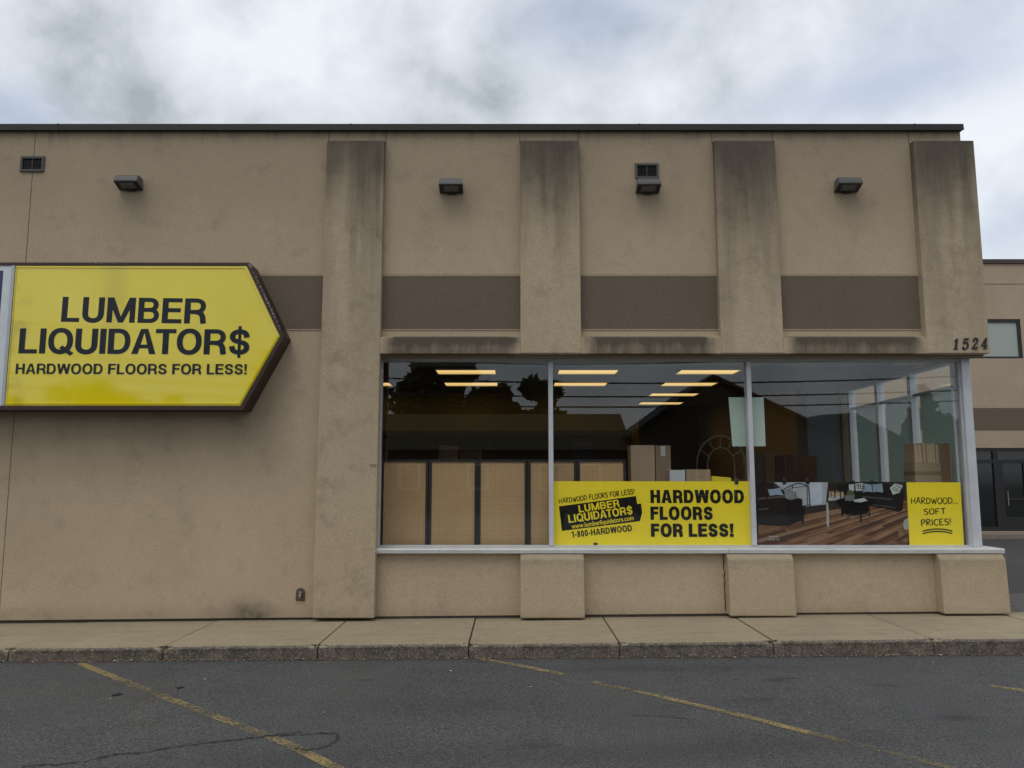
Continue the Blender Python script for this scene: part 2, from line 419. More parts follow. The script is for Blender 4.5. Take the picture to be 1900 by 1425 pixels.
def glyph(ch, w, W=None):
    """-> (advance width, strokes, polygons) at cap height 1; stroke = (points, width, closed)"""
    t = w / 2; th = w * .86; q = th / 2; S = []; Q = []
    wid = dict(L=.58, I=w, E=.63, F=.59, H=.70, T=.64, D=.71, B=.69, R=.71, P=.66, O=.79, Q=.79, U=.70, A=.76, W=1.04, M=.92, S=.67, C=.74)
    W = wid.get(ch, .54)
    if ch == 'L': S += [([(t, 1), (t, 0)], w, 0), ([(w, q), (W, q)], th, 0)]
    elif ch == 'I': S += [([(t, 1), (t, 0)], w, 0)]
    elif ch in 'EF':
        S += [([(t, 1), (t, 0)], w, 0), ([(w, 1 - q), (W, 1 - q)], th, 0), ([(w, .52), (W - .04, .52)], th, 0)]
        if ch == 'E': S += [([(w, q), (W, q)], th, 0)]
    elif ch == 'H': S += [([(t, 1), (t, 0)], w, 0), ([(W - t, 1), (W - t, 0)], w, 0), ([(w, .53), (W - w, .53)], th, 0)]
    elif ch == 'T': S += [([(0, 1 - q), (W, 1 - q)], th, 0), ([(W / 2, 1 - th), (W / 2, 0)], w, 0)]
    elif ch == 'D':
        S += [([(t, 1), (t, 0)], w, 0), ([(w, q)] + arc(W * .46, .5, W - t - W * .46, .5 - q, -90, 90) + [(w, 1 - q)], th * 1.05, 0)]
    elif ch in 'BRP':
        S += [([(t, 1), (t, 0)], w, 0)]
        m = .52 if ch == 'B' else .46
        k = W - t - (.03 if ch == 'B' else .02); ry = (1 - q - m) / 2
        S += [([(w, m)] + arc(k - ry, m + ry, ry, ry, -90, 90) + [(w, 1 - q)], th, 0)]
        if ch == 'B': ry = (m - q) / 2; S += [([(w, q)] + arc(W - t - ry, q + ry, ry, ry, -90, 90) + [(w, m)], th, 0)]
        if ch == 'R': S += [(catmull([(W * .5, m), (W * .72, m - .05), (W - t * 1.3, m - .2), (W - t * 1.15, .12), (W - t * .9, 0)], 5), w * .95, 0)]
    elif ch in 'OQ':
        S += [(arc(W / 2, .5, W / 2 - t, .515 - q, 0, 360, 36)[:-1], w * .95, 1)]
        if ch == 'Q': S += [([(W * .52, .27), (W * .98, -.03)], w * .8, 0)]
    elif ch == 'C': S += [(arc(W / 2, .5, W / 2 - t, .515 - q, 40, 320, 30), w * .95, 0)]
    elif ch == 'U': S += [([(t, 1)] + arc(W / 2, .36, W / 2 - t, .375 - q, 180, 360) + [(W - t, 1)], w, 0)]
    elif ch == 'A':
        Q += [[(0, 0), (w * 1.05, 0), (W / 2 + w * .15, 1), (W / 2 - w * .6, 1)], [(W, 0), (W - w * 1.05, 0), (W / 2 - w * .15, 1), (W / 2 + w * .6, 1)]]
        S += [([(W * .26, .30), (W * .74, .30)], th * .9, 0)]
    elif ch == 'W':
        a, c = W / 4, w * 1.0
        for x0, x1 in ((0, a), (2 * a, a), (2 * a, 3 * a), (4 * a, 3 * a)):
            s = c / 2
            tx = s if x0 == 0 else (W - s if x0 == 4 * a else x0)
            Q += [[(tx - s, 1), (tx + s, 1), (x1 + s, 0), (x1 - s, 0)]]
    elif ch == 'M':
        S += [([(t, 1), (t, 0)], w * .94, 0), ([(W - t, 1), (W - t, 0)], w * .94, 0)]
        for sx in (0, 1):
            pts = [(0, 1), (w * 1.12, 1), (W / 2 + w * .42, 0), (W / 2 - w * .42, 0)]
            Q += [[((W - x) if sx else x, z) for x, z in pts]]
    elif ch in 'S$':
        k = [(.97, .71), (.87, .92), (.5, 1), (.14, .92), (.03, .74), (.16, .58), (.5, .5), (.85, .42), (.98, .25), (.86, .07), (.5, 0), (.12, .08), (0, .30)]
        W = .67
        S += [(catmull([(t + x * (W - w), q + z * (1 - th)) for x, z in k], 5), w * .92, 0)]
        if ch == '$': S += [([(W / 2, 1.13), (W / 2, -.13)], w * .5, 0)]
    elif ch == '!':
        W = w * 1.1; Q += [[(0, 1), (W, 1), (W * .78, .3), (W * .22, .3)]]; S += [([(W / 2, w * .95), (W / 2, 0)], w * 1.02, 0)]
    elif ch == '1': W = .42; S += [([(W - t, 1), (W - t, 0)], w, 0)]; Q += [[(0, .70), (0, .82), (W - w, 1), (W - w, .74)]]
    elif ch == '0': S += [(arc(W / 2, .5, W / 2 - t, .51 - q, 0, 360, 30)[:-1], w * .95, 1)]
    elif ch == '8': S += [(arc(W / 2, .27, W / 2 - t, .28 - q, 0, 360, 26)[:-1], w * .9, 1), (arc(W / 2, .745, W / 2 - t * 1.15, .265 - q, 0, 360, 26)[:-1], w * .9, 1)]
    elif ch == '-': W = .32; S += [([(0, .4), (W, .4)], th, 0)]
    elif ch == ' ': W = .24
    return W, S, Q
HAND = {   # quick felt-pen capitals
 'H': (.62, [[(.06, .98), (.02, .5), (.05, .0)], [(.58, 1.02), (.56, .5), (.60, -.02)], [(.02, .46), (.6, .53)]]),
 'A': (.66, [[(.0, .0), (.2, .55), (.36, 1.02), (.5, .5), (.64, -.02)], [(.12, .34), (.56, .38)]]),
 'R': (.60, [[(.08, .95), (.04, .0)], [(.0, .92), (.3, 1.02), (.52, .8), (.4, .56), (.08, .46), (.3, .26), (.6, .0)]]),
 'D': (.64, [[(.1, .95), (.05, .02)], [(.0, .95), (.4, .92), (.62, .55), (.45, .15), (.02, .02)]]),
 'W': (.86, [[(.0, .98), (.12, .4), (.22, .02), (.36, .45), (.44, .7), (.54, .3), (.62, .0), (.76, .5), (.86, 1.02)]]),
 'O': (.66, [[(.34, .98), (.1, .86), (.0, .45), (.2, .04), (.5, .1), (.66, .55), (.5, .95), (.26, .98)]]),
 'S': (.56, [[(.54, .84), (.36, 1.0), (.08, .86), (.12, .6), (.42, .46), (.52, .2), (.3, .0), (.0, .14)]]),
 'F': (.56, [[(.06, .96), (.04, .0)], [(.0, .96), (.56, 1.0)], [(.05, .52), (.46, .56)]]),
 'T': (.64, [[(.0, .92), (.64, 1.0)], [(.34, .96), (.30, .0)]]),
 'P': (.56, [[(.08, .95), (.05, -.05)], [(.0, .9), (.36, 1.0), (.55, .74), (.36, .5), (.06, .42)]]),
 'I': (.16, [[(.08, .98), (.06, .0)]]),
 'C': (.56, [[(.55, .86), (.34, 1.0), (.06, .7), (.04, .3), (.3, .0), (.56, .14)]]),
 'E': (.54, [[(.06, .96), (.03, .02)], [(.0, .96), (.52, 1.0)], [(.05, .5), (.42, .54)], [(.02, .02), (.54, .06)]]),
 'L': (.50, [[(.06, 1.0), (.03, .04), (.5, .06)]]),
 '!': (.16, [[(.12, 1.02), (.07, .3)], [(.05, .06), (.06, .0)]]),
 '.': (.16, [[(-.03, .03), (.05, .06), (.12, .05)]]),
 ' ': (.30, []),
}
class Plate:
    """flat drawing laid on a vertical sheet at depth y, every mark a hair in front of the last"""
    def __init__(s, y, step=.00012): s.y, s.step, s.bm, s.k = y, step, bmesh.new(), 0
    def face(s, pts):
        s.k += 1; y = s.y - s.k * s.step
        vs = [s.bm.verts.new((x, y, z)) for x, z in pts]
        f = s.bm.faces.new(vs)
        if len(vs) > 4: bmesh.ops.triangulate(s.bm, faces=[f])
    def ribbon(s, pts, w, closed=False, xf=lambda p: p, taper=False):
        n = len(pts); L = []; Rr = []
        for i in range(n):
            a = pts[i - 1] if (closed or i > 0) else pts[i]; c = pts[(i + 1) % n] if (closed or i < n - 1) else pts[i]; p = pts[i]
            def unit(u, v):
                d = math.hypot(v[0] - u[0], v[1] - u[1]); return ((v[0] - u[0]) / d, (v[1] - u[1]) / d) if d > 1e-9 else None
            d1, d2 = unit(a, p), unit(p, c); d1 = d1 or d2; d2 = d2 or d1
            nx, nz = -(d1[1] + d2[1]), d1[0] + d2[0]; l = math.hypot(nx, nz) or 1; nx, nz = nx / l, nz / l
            m = 1 / max(.6, nx * -d1[1] + nz * d1[0])
            h = w / 2 * m
            if taper: h *= .75 + .25 * math.sin(math.pi * (i + .5) / n)
            L.append(xf((p[0] + nx * h, p[1] + nz * h))); Rr.append(xf((p[0] - nx * h, p[1] - nz * h)))
        s.k += 1; y = s.y - s.k * s.step
        vl = [s.bm.verts.new((x, y, z)) for x, z in L]; vr = [s.bm.verts.new((x, y, z)) for x, z in Rr]
        for i in range(n if closed else n - 1):
            j = (i + 1) % n; s.bm.faces.new((vl[i], vl[j], vr[j], vr[i]))
    def text(s, body, w, xf, width, gap=.11, hand=False):
        """set one line so that it is `width` wide in units mapped by xf (x 0..1 -> width, z 0..1 -> cap height)"""
        rng = random.Random(len(body)); x = 0; rows = []
        for ch in body:
            if hand:
                W, st = HAND[ch]; rows.append((x, ch, [(catmull(p, 5) if len(p) > 2 else p, w, 0) for p in st], [], rng.uniform(-.04, .04)))
            else:
                W, st, po = glyph(ch, w); rows.append((x, ch, st, po, 0))
            x += W + (gap if not hand else gap + rng.uniform(-.03, .03))
            if not hand: x -= {'DA': .03, 'AT': .09, 'TO': .04, 'RD': .02, 'FL': .0, 'WO': .03}.get(body[len(rows) - 1:len(rows) + 1], 0)
        total = x - gap
        for x0, ch, st, po, dz in rows:
            f = lambda p: xf(((p[0] + x0) / total * width, p[1] + dz))
            for pts, ww, cl in st: s.ribbon(pts, ww, bool(cl), f, taper=hand)
            for pts in po: s.face([f(p) for p in pts])
    def thick(s, d):
        r = bmesh.ops.extrude_face_region(s.bm, geom=list(s.bm.faces))
        bmesh.ops.translate(s.bm, verts=[v for v in r['geom'] if isinstance(v, bmesh.types.BMVert)], vec=(0, -d, 0))
def builtin_text(body, bold, xf, plate):
    """small lettering in the program's own built-in typeface, turned into mesh faces"""
    cu = bpy.data.curves.new('lettering', 'FONT'); cu.body = body; cu.offset = bold; cu.resolution_u = 3
    o = bpy.data.objects.new('lettering', cu); COL.objects.link(o)
    bpy.context.view_layer.update()
    me = bpy.data.meshes.new_from_object(o.evaluated_get(bpy.context.evaluated_depsgraph_get()))
    xs = [v.co.x for v in me.vertices]; x0, x1 = min(xs), max(xs)
    plate.k += 1; y = plate.y - plate.k * plate.step
    vs = []
    for v in me.vertices:
        x, z = xf(((v.co.x - x0) / (x1 - x0), v.co.y)); vs.append(plate.bm.verts.new((x, y, z)))
    for p in me.polygons:
        try: plate.bm.faces.new([vs[i] for i in p.vertices])
        except ValueError: pass
    bpy.data.objects.remove(o); bpy.data.curves.remove(cu); bpy.data.meshes.remove(me)

# ================================================================== THE SETTING
bm = B()
xs = [-400, -14, -12, 12, 14, 400]; ys = [-400, -60, -20, -1.47, 60, 400]
grid = [[bm.verts.new((x, y, road_z(x) - (.12 if y > 0 else 0))) for y in ys] for x in xs]
for i in range(len(xs) - 1):
    for j in range(len(ys) - 1): bm.faces.new((grid[i][j], grid[i + 1][j], grid[i + 1][j + 1], grid[i][j + 1]))
struct('parking_lot', bm, M['asphalt'])

# sidewalk: a row of cast slabs whose broken front edge is the kerb
joints = [-12.6, -11.1, -9.6, -8.05, -6.53, -5.0, -3.47, -1.93, -.43, 1.07, 2.60, 4.19, 5.72, 7.25, 8.8, 10.4, 12]
bm = B()
KY = -1.47
rng = random.Random(3)
for a, b in zip(joints, joints[1:]):
    dz = rng.uniform(-.006, .006); a2, b2 = a + .009, b - .009
    n = 70
    rows = []
    for i in range(n + 1):
        x = a2 + (b2 - a2) * i / n
        end = min(i, n - i); chip = ((.055 if end < 2 else .03) * rng.random() if end < 4 else 0)
        j1, j2 = rng.uniform(-.006, .007), rng.uniform(-.006, .006)
        z = walk_z(x) + dz
        prof = [(.06, z), (-1.0, z - .004), (KY + .05, z - .006), (KY + .018 + j1 + chip, z - .010 + j2 * .6 - chip * .5), (KY + j1 * .7 + chip * .6, z - .030 + j2), (KY + .004 + j2 * .6, z - .06), (KY - .008, z - .30), (.06, z - .30)]
        rows.append([bm.verts.new((x, y, zz)) for y, zz in prof])
    for r0, r1 in zip(rows, rows[1:]):
        for k in range(len(r0)): bm.faces.new((r0[k], r0[(k + 1) % len(r0)], r1[(k + 1) % len(r0)], r1[k]))
    bm.faces.new(rows[0]); bm.faces.new(rows[-1][::-1])
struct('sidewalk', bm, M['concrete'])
bm = B()                                             # dirt packed in the slab joints
for j in joints[1:-1]:
    z = walk_z(j); hexa(bm, [(j - .0085, .0, z - .25), (j + .0085, .0, z - .25), (j + .0085, .0, z - .012), (j - .0085, .0, z - .012)],
                        [(j - .0085, KY + .03, z - .25), (j + .0085, KY + .03, z - .25), (j + .0085, KY + .03, z - .03), (j - .0085, KY + .03, z - .03)])
struct('sidewalk_joint', bm, M['foundation'])

bm = B(); hexa(bm, [(5.6, .065, -.3), (60, .065, -.3), (60, 60, -.3), (5.6, 60, -.3)], [(5.6, .065, .062), (60, .065, .10), (60, 60, .10), (5.6, 60, .062)])
struct('side_driveway', bm, M['asphalt_side'])
bm = B()
pts = [(5.75, .08), (6.6, .08), (14, .3), (14, 1.2), (7.0, 1.75), (6.5, 1.55), (5.75, 1.7)]
hexa(bm, [(x, y, .03) for x, y in pts], [(x, y, .067 + (x - 5.6) * .0007 + .003) for x, y in pts])
struct('driveway_patch', bm, asphalt('patch asphalt', (.15, .145, .14)))
bm = B(); vs = [bm.verts.new(p) for p in ((-300, -300, -.18), (300, -300, .0), (300, -31, .0), (-300, -31, -.18))]; bm.faces.new(vs)
struct('lawn', bm, M['grass'])

# painted bay lines and cracks on the asphalt
def ground_strip(path, w, dz, jit=.0, wend=None, seed=1, sub=10, rag=0):
    bm = B(); rg = random.Random(seed); P3 = [GP(*p) for p in path]; pts = []
    for a, b in zip(P3, P3[1:]):
        for k in range(sub): pts.append(a.lerp(b, k / sub))
    pts.append(P3[-1]); prev = None
    for i, p in enumerate(pts):
        d = pts[min(i + 1, len(pts) - 1)] - pts[max(0, i - 1)]; n = Vector((-d.y, d.x, 0)).normalized()
        ww = (w + ((wend or w) - w) * i / len(pts)) / 2 * (1 - rag * rg.random())
        c = p + n * rg.uniform(-jit, jit)
        l = c + n * ww * rg.uniform(1 - jit * 8, 1); r = c - n * ww * rg.uniform(1 - jit * 8, 1)
        cur = [bm.verts.new((q.x, q.y, road_z(q.x) + dz)) for q in (l, r)]
        if prev: bm.faces.new((prev[0], cur[0], cur[1], prev[1]))
        prev = cur
    return bm
struct('parking_line', ground_strip([(146, 1231), (300, 1292), (480, 1360), (545, 1386), (625, 1426), (700, 1470)], .085, .004, .004, seed=2), M['paint'])
struct('parking_line', ground_strip([(884, 1221), (960, 1235), (1047, 1252)], .085, .004, .004, seed=3), M['paint'])
struct('parking_line', ground_strip([(1100, 1266), (1220, 1292), (1400, 1334), (1500, 1360)], .08, .004, .004, seed=4), M['paint'])
struct('parking_line', ground_strip([(1500, 1360), (1640, 1394), (1780, 1430)], .08, .004, .004, .07, seed=5), M['paint_thin'])
struct('parking_line', ground_strip([(1440, 1222), (1520, 1233), (1660, 1238), (1800, 1247), (1890, 1258)], .06, .004, .006, seed=6), M['paint_faint'])
struct('parking_line', ground_strip([(1838, 1273), (1905, 1283), (1980, 1296)], .09, .004, .005, seed=8), M['paint'])
struct('parking_line', ground_strip([(584, 1230), (617, 1230)], .045, .004, .004, seed=9), M['paint'])
struct('asphalt_crack', ground_strip([(40, 1424), (150, 1416), (210, 1401), (270, 1398), (340, 1384), (440, 1374), (500, 1366), (560, 1358)], .022, .007, .016, seed=11, sub=9, rag=.75), M['crack'])
struct('asphalt_crack', ground_strip([(500, 1367), (560, 1364), (600, 1361), (628, 1364), (625, 1376), (600, 1388), (570, 1393), (545, 1390)], .020, .007, .014, seed=12, sub=8, rag=.75), M['crack'])
struct('asphalt_crack', ground_strip([(1170, 1327), (1230, 1330), (1290, 1336)], .012, .007, .010, seed=13, sub=8, rag=.7), M['crack'])
def debris_clump(px, py, rx, ry, seed):
    bm = B(); c = GP(px, py); rg = random.Random(seed)
    pts = [(c.x + rx * math.cos(a) * rg.uniform(.25, 1.3), c.y + ry * math.sin(a) * rg.uniform(.25, 1.3)) for a in [k * 2 * math.pi / 14 for k in range(14)]]
    hexa(bm, [(x, y, road_z(x) + .001) for x, y in pts], [(x, y, road_z(x) + .008) for x, y in pts])
    return bm
for i, (px, py, rx, ry) in enumerate(((219, 1289, .035, .05), (334, 1277, .03, .045))):  # small dark clumps of debris lying on the asphalt
    struct('debris_clump', debris_clump(px, py, rx, ry, i), M['crack'])

# leaves, grit and paper scraps swept against the kerb: nobody could count them
bm = B(); rg = random.Random(5)
ml = []
for col in ((.20, .10, .05), (.10, .06, .035), (.32, .24, .15), (.62, .60, .56)):
    ml.append(plain('litter', col, .9, var=.3, scale=40))
for k in range(2600):
    x = rg.uniform(-7, 7.5); y = KY - .012 - abs(rg.gauss(0, .035)); s = rg.uniform(.005, .017)
    if k % 9 == 0: y = KY - rg.uniform(.02, 5) ; s *= .7
    a = rg.uniform(0, 6.28); z = road_z(x) + .003
    ps = [Vector((x + s * f * math.cos(a + b), y + s * f * .8 * math.sin(a + b), z + rg.uniform(.001, s * .6))) for b, f in ((0, 1.4), (1.5, .7), (3.1, 1.2), (4.7, .6))]
    f = bm.faces.new([bm.verts.new(p) for p in ps]); f.material_index = rg.choice((0, 0, 1, 1, 1, 2)) if rg.random() > .04 else 3
o = obj('leaf_litter', bm, None); o['kind'] = 'stuff'; o['label'] = 'dry leaf crumbs and grit along the kerb'; o['category'] = 'litter'
for m in ml: o.data.materials.append(m)
bm = B(); rg = random.Random(8)                       # bigger bright scraps
for px, py in ((218, 1228), (243, 1226), (612, 1221), (605, 1220), (575, 1253), (839, 1219), (985, 1276), (1343, 1217), (1706, 1231), (1732, 1230), (205, 1297), (1480, 1292), (837, 1246), (601, 1323)):
    p = GP(px, py); s = rg.uniform(.007, .018); a = rg.uniform(0, 6)
    bm.faces.new([bm.verts.new((p.x + s * math.cos(a + b), p.y + s * .6 * math.sin(a + b), p.z + .004 + rg.uniform(0, .008))) for b in (0, 1.6, 3.1, 4.8)])
o = obj('paper_scraps', bm, plain('paper scrap', (.7, .7, .68), .8)); o['kind'] = 'stuff'; o['label'] = 'small white paper scraps on the asphalt'; o['category'] = 'litter'

# ================================================================== THE STORE
store = thing('store_building', 'long tan stucco store with brown bands, four pilasters and a corner shop window', 'building', (0, 3, 0))
XL, XR, YB = -13.0, 5.67, 14.2
Z_CAP0, Z_CAP1 = PZ(241, -.04), PZ(230, -.05)
Z_PTOP = PZ(260, -.11)
Z_HEAD = PZ(655, -.14)
Z_LED = PZ(626, -.13)
Z_SILL0, Z_SILL1 = PZ(1027, -.08), PZ(1018, -.08)
Z_B0, Z_B1 = PZ(611), PZ(513)
WX0, WX1 = -1.665, 5.60
GY = .25
PIL = [(-2.312, -1.597), (.103, .838), (2.530, 3.288), (5.020, 5.775)]
bm = B()
prism_xz(bm, [(XL, walk_z(XL) + .035), (XL, Z_CAP0 + .02), (XR, Z_CAP0 + .02), (XR, Z_HEAD), (WX0, Z_HEAD), (WX0, walk_z(WX0) + .035)], 0, .22)
box(bm, XL, XL + .2, .22, YB, .0, Z_CAP0)                       # left, back and right walls
box(bm, XL + .2, XR, YB - .2, YB, .0, Z_CAP0)
box(bm, XR - .2, XR, 3.6, YB - .2, .0, Z_CAP0)
box(bm, XR - .2, XR, .22, 3.6, Z_HEAD, Z_CAP0)
box(bm, XR - .2, XR, .22, 3.6, .0, Z_SILL0)
obj('wall', bm, M['wall'], store)
bm = B(); box(bm, XL + .2, XR - .2, .22, YB - .2, 5.3, 5.5); obj('roof', bm, M['coping'], store)
bm = B()
prism_xz(bm, [(WX0 + .05, walk_z(WX0) + .036), (XR - .02, walk_z(XR) + .028), (XR - .02, Z_SILL0), (WX0 + .05, Z_SILL0)], .012, .22); obj('lower_wall', bm, M['wall'], store)
bm = B(); hexa(bm, [(XL, .03, -.3), (XR - .03, .03, -.3), (XR - .03, .2, -.3), (XL, .2, -.3)], [(XL, .03, walk_z(XL) + .05), (XR - .03, .03, walk_z(XR) + .05), (XR - .03, .2, walk_z(XR) + .05), (XL, .2, walk_z(XL) + .05)])
obj('foundation', bm, M['foundation'], store)
# roof coping in three lengths with folded seams
seams = [XL - .03, PX(112, 235), PX(652, 235), PX(1185, 237), PX(1693, 233), XR + .02]
for a, b in zip(seams, seams[1:]):
    bm = B(); d = .0
    prism_yz(bm, [(-.05, Z_CAP0), (-.065, Z_CAP0 - .012), (-.055, Z_CAP1), (.3, Z_CAP1 + .03), (.3, Z_CAP0)], a + .0015, b - .0015)
    obj('coping', bm, M['coping'], store)
for s in seams[1:-1]:
    bm = B(); prism_yz(bm, [(-.052, Z_CAP0 - .006), (-.069, Z_CAP0 - .015), (-.059, Z_CAP1 + .003), (-.05, Z_CAP1 + .003)], s - .012, s + .012)
    obj('coping_seam', bm, M['coping'], store)
# pilasters lean out a little towards the foot; the last wraps the corner
def yfront(z): return -.145 + (z - .0) * (.04 / 5.5)
for i, (a, b) in enumerate(PIL):
    zb = walk_z(-2) + .045 if i == 0 else Z_HEAD
    yb = .0 if i < 3 else .9
    bm = B()
    c = .03 if i == 3 else 0
    hexa(bm, [(a, yfront(zb), zb), (b, yfront(zb), zb), (b, yb, zb), (a, yb, zb)],
         [(a + .0, yfront(Z_PTOP), Z_PTOP), (b, yfront(Z_PTOP), Z_PTOP), (b, yb, Z_PTOP + .03), (a, yb, Z_PTOP + .03)], .009)
    obj('pilaster', bm, M['pilaster'], store)
    bm = B()                                                   # joints from the pilaster head up to the coping
    bm.free()
    for x in (a - .004, b + .004) if i < 3 else (a - .004,):
        bm = B(); box(bm, x - .005, x + .005, -.003, .01, Z_PTOP, Z_CAP0)
        obj('wall_joint', bm, M['joint'], store)
# lintels under the brown bands
for (a0, b0), (a1, b1) in zip(PIL, PIL[1:]):
    bm = B()
    prism_yz(bm, [(.0, Z_HEAD), (yfront(Z_HEAD) + .002, Z_HEAD), (yfront(Z_LED) + .002, Z_LED), (.0, Z_LED + .035)], b0 + .0005, a1 - .0005)
    obj('lintel', bm, M['lintel'], store)
bm = B(); box(bm, WX0, XR + .06, .222, .34, Z_HEAD + .004, Z_HEAD + .2); box(bm, WX0 - .0, XR + .1, -.0, .221, Z_HEAD - .012, Z_HEAD - .002)
obj('soffit', bm, plain('soffit', (.24, .185, .13), .9, var=.3), store)
# brown bands with a bead and a shadow joint
def band(a, b):
    bm = B(); box(bm, a, b, -.004, .01, Z_B0, Z_B1); o = obj('band', bm, M['band'], store)
    bm = B()
    box(bm, a, b, -.009, .0, Z_B1 + .001, Z_B1 + .013); box(bm, a, b, -.009, .0, Z_B0 - .012, Z_B0 - .001)
    obj('bead', bm, M['wall'], o)
    bm = B(); box(bm, a, b, -.003, .0, Z_B1 + .014, Z_B1 + .022)
    obj('band_joint', bm, M['joint'], o)
for a, b in ((XL, PIL[0][0]), (PIL[0][1], PIL[1][0]), (PIL[1][1], PIL[2][0]), (PIL[2][1], PIL[3][0])): band(a + .001, b - .001)
# panel joints on the blind wall
bm = B()
for px, py in ((62, 300),):
    x = PX(px, py); box(bm, x - .004, x + .004, -.002, .01, .05, Z_CAP0)
obj('wall_joint', bm, M['joint'], store)
bm = B(); x = -5.93; box(bm, PIL[0][1] - .09, PIL[0][1] - .001, -.150, -.14, PZ(862, -.14) - .002, PZ(862, -.14) + .002)
obj('wall_joint', bm, M['joint'], store)
# plinth blocks under the other pilasters, with a sloped top
for i, (a, b) in enumerate(PIL[1:]):
    zb = walk_z(a) + .025; bm = B(); a -= .006 if i < 2 else .02; b += .006 if i < 2 else -.0
    d = .1 if i < 2 else .6
    pr = [(d, zb), (-.165, zb), (-.135, Z_SILL0 - .06), (-.07, Z_SILL0 - .004), (d, Z_SILL0 - .004)]
    prism_yz(bm, pr, a, b, .016)
    obj('plinth_block', bm, M['block'], store)
bm = B(); rg = random.Random(4); x = PIL[2][0] - .02; prev = None   # the crack beside the third block
z = Z_SILL0 - .01
while z > .1:
    w = rg.uniform(.004, .009); cx = x + rg.uniform(-.008, .008) + (Z_SILL0 - z) * .006
    cur = [bm.verts.new((cx - w, .009, z)), bm.verts.new((cx + w, .009, z))]
    if prev: bm.faces.new((prev[0], prev[1], cur[1], cur[0]))
    prev = cur; z -= .03
obj('wall_crack', bm, M['foundation'], store)

# ---- shop window
MULL = [.480, 2.945]
POST = (5.585, 5.70)
bm = B()
for a, b in ((WX0 - .06, .05 - .9), (.05 - .9 + .003, PX(1352, 1020, -.08)), (PX(1352, 1020, -.08) + .004, 5.80)):
    prism_yz(bm, [(-.08, Z_SILL0), (-.085, Z_SILL1 - .012), (-.075, Z_SILL1), (.32, Z_SILL1 + .002), (.32, Z_SILL0)], a, b, .003)
obj('sill', bm, M['sill'], store)
ZG0, ZG1 = Z_SILL1 + .002, Z_HEAD - .012
bays = [(WX0 + .05, MULL[0] - .028), (MULL[0] + .028, MULL[1] - .028), (MULL[1] + .028, POST[0])]
for i, (a, b) in enumerate(bays):
    bm = B()
    box(bm, a - (.05 if i == 0 else .028), b + (.028 if i < 2 else 0), GY - .035, GY + .06, ZG0 + .0005, ZG0 + .013)    # bottom rail
    box(bm, a - (.05 if i == 0 else .028), b + (.028 if i < 2 else 0), GY - .035, GY + .06, ZG1 - .035, ZG1)      # head rail
    if i == 2: box(bm, b - .02, b, GY - .03, GY + .055, ZG0 + .0136, ZG1 - .036)
    if i == 0: box(bm, a - .048, a, GY - .055, GY + .06, ZG0 + .013, ZG1 - .035, .004)
    if i < 2: box(bm, b, b + .056, GY - .055, GY + .08, ZG0 + .013, ZG1 - .035, .004)
    win = obj('shop_window', bm, M['alu'], store)
    bm = B(); box(bm, a + .001, b - .001, GY, GY + .008, ZG0 + .014, ZG1 - .036); obj('pane', bm, M['glass'], win)
bm = B(); box(bm, POST[0] + .001, POST[1], GY - .06, GY + .14, ZG0 + .0005, ZG1, .006); box(bm, POST[0] + .002, POST[0] + .022, GY - .072, GY - .061, ZG0 + .0005, ZG1)
obj('corner_post', bm, M['alu'], store)
# side window round the corner, seen from inside
sy = [GY + .142, 1.40, 2.42, 3.45]
for i, (a, b) in enumerate(zip(sy, sy[1:])):
    bm = B()
    box(bm, 5.56, 5.64, a, b, ZG0 - .03, ZG0 + .03); box(bm, 5.56, 5.64, a, b, ZG1 - .04, ZG1)
    box(bm, 5.54, 5.65, b, b + .09, ZG0 + .0, ZG1 - .0, .004)
    box(bm, 5.57, 5.63, a, b, 2.78, 2.82)
    if i == 0: box(bm, 5.57, 5.63, a, a + .03, ZG0 - .03, ZG1)
    win = obj('side_window', bm, M['pale_alu'], store)
    bm = B(); box(bm, 5.585, 5.590, a + .001, b - .17, ZG0 + .031, 2.779); obj('window_film', bm, M['film'], win)
    bm = B(); box(bm, 5.596, 5.604, a + .001, b - .001, ZG0 + .031, ZG1 - .041); obj('pane', bm, M['glass'], win)

# ---- showroom behind the glass
CZ = 3.70
bm = B(); box(bm, XL + .2, XR - .2, .24, YB - .2, -.05, .02)
obj('showroom_floor', bm, plain('showroom floor', (.13, .08, .045), .35, var=.4, scale=2), store)
bm = B(); box(bm, XL + .2, XR - .2, .345, YB - .2, CZ, CZ + .1)
obj('showroom_ceiling', bm, plain('ceiling tile', (.30, .30, .28), .9, var=.15, scale=3), store)
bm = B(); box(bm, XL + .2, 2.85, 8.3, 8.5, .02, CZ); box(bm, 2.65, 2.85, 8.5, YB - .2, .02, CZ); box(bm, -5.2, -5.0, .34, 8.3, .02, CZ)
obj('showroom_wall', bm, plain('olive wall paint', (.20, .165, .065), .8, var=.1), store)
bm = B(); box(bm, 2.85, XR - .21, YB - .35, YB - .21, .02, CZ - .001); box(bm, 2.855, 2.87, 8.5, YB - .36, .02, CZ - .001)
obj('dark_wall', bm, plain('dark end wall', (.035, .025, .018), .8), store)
bm = B(); box(bm, -5.0, 5.0, .342, 1.0, Z_HEAD + .0, CZ - .002); box(bm, 4.55, XR - .21, 1.001, 4.2, Z_HEAD + .02, CZ - .002)
obj('bulkhead', bm, plain('bulkhead paint', (.16, .17, .18), .8, var=.06), store)
bm = B(); box(bm, 4.9, XR - .21, 3.62, 4.1, .02, Z_HEAD + .018); obj('showroom_column', bm, plain('column paint', (.22, .235, .25), .8), store)

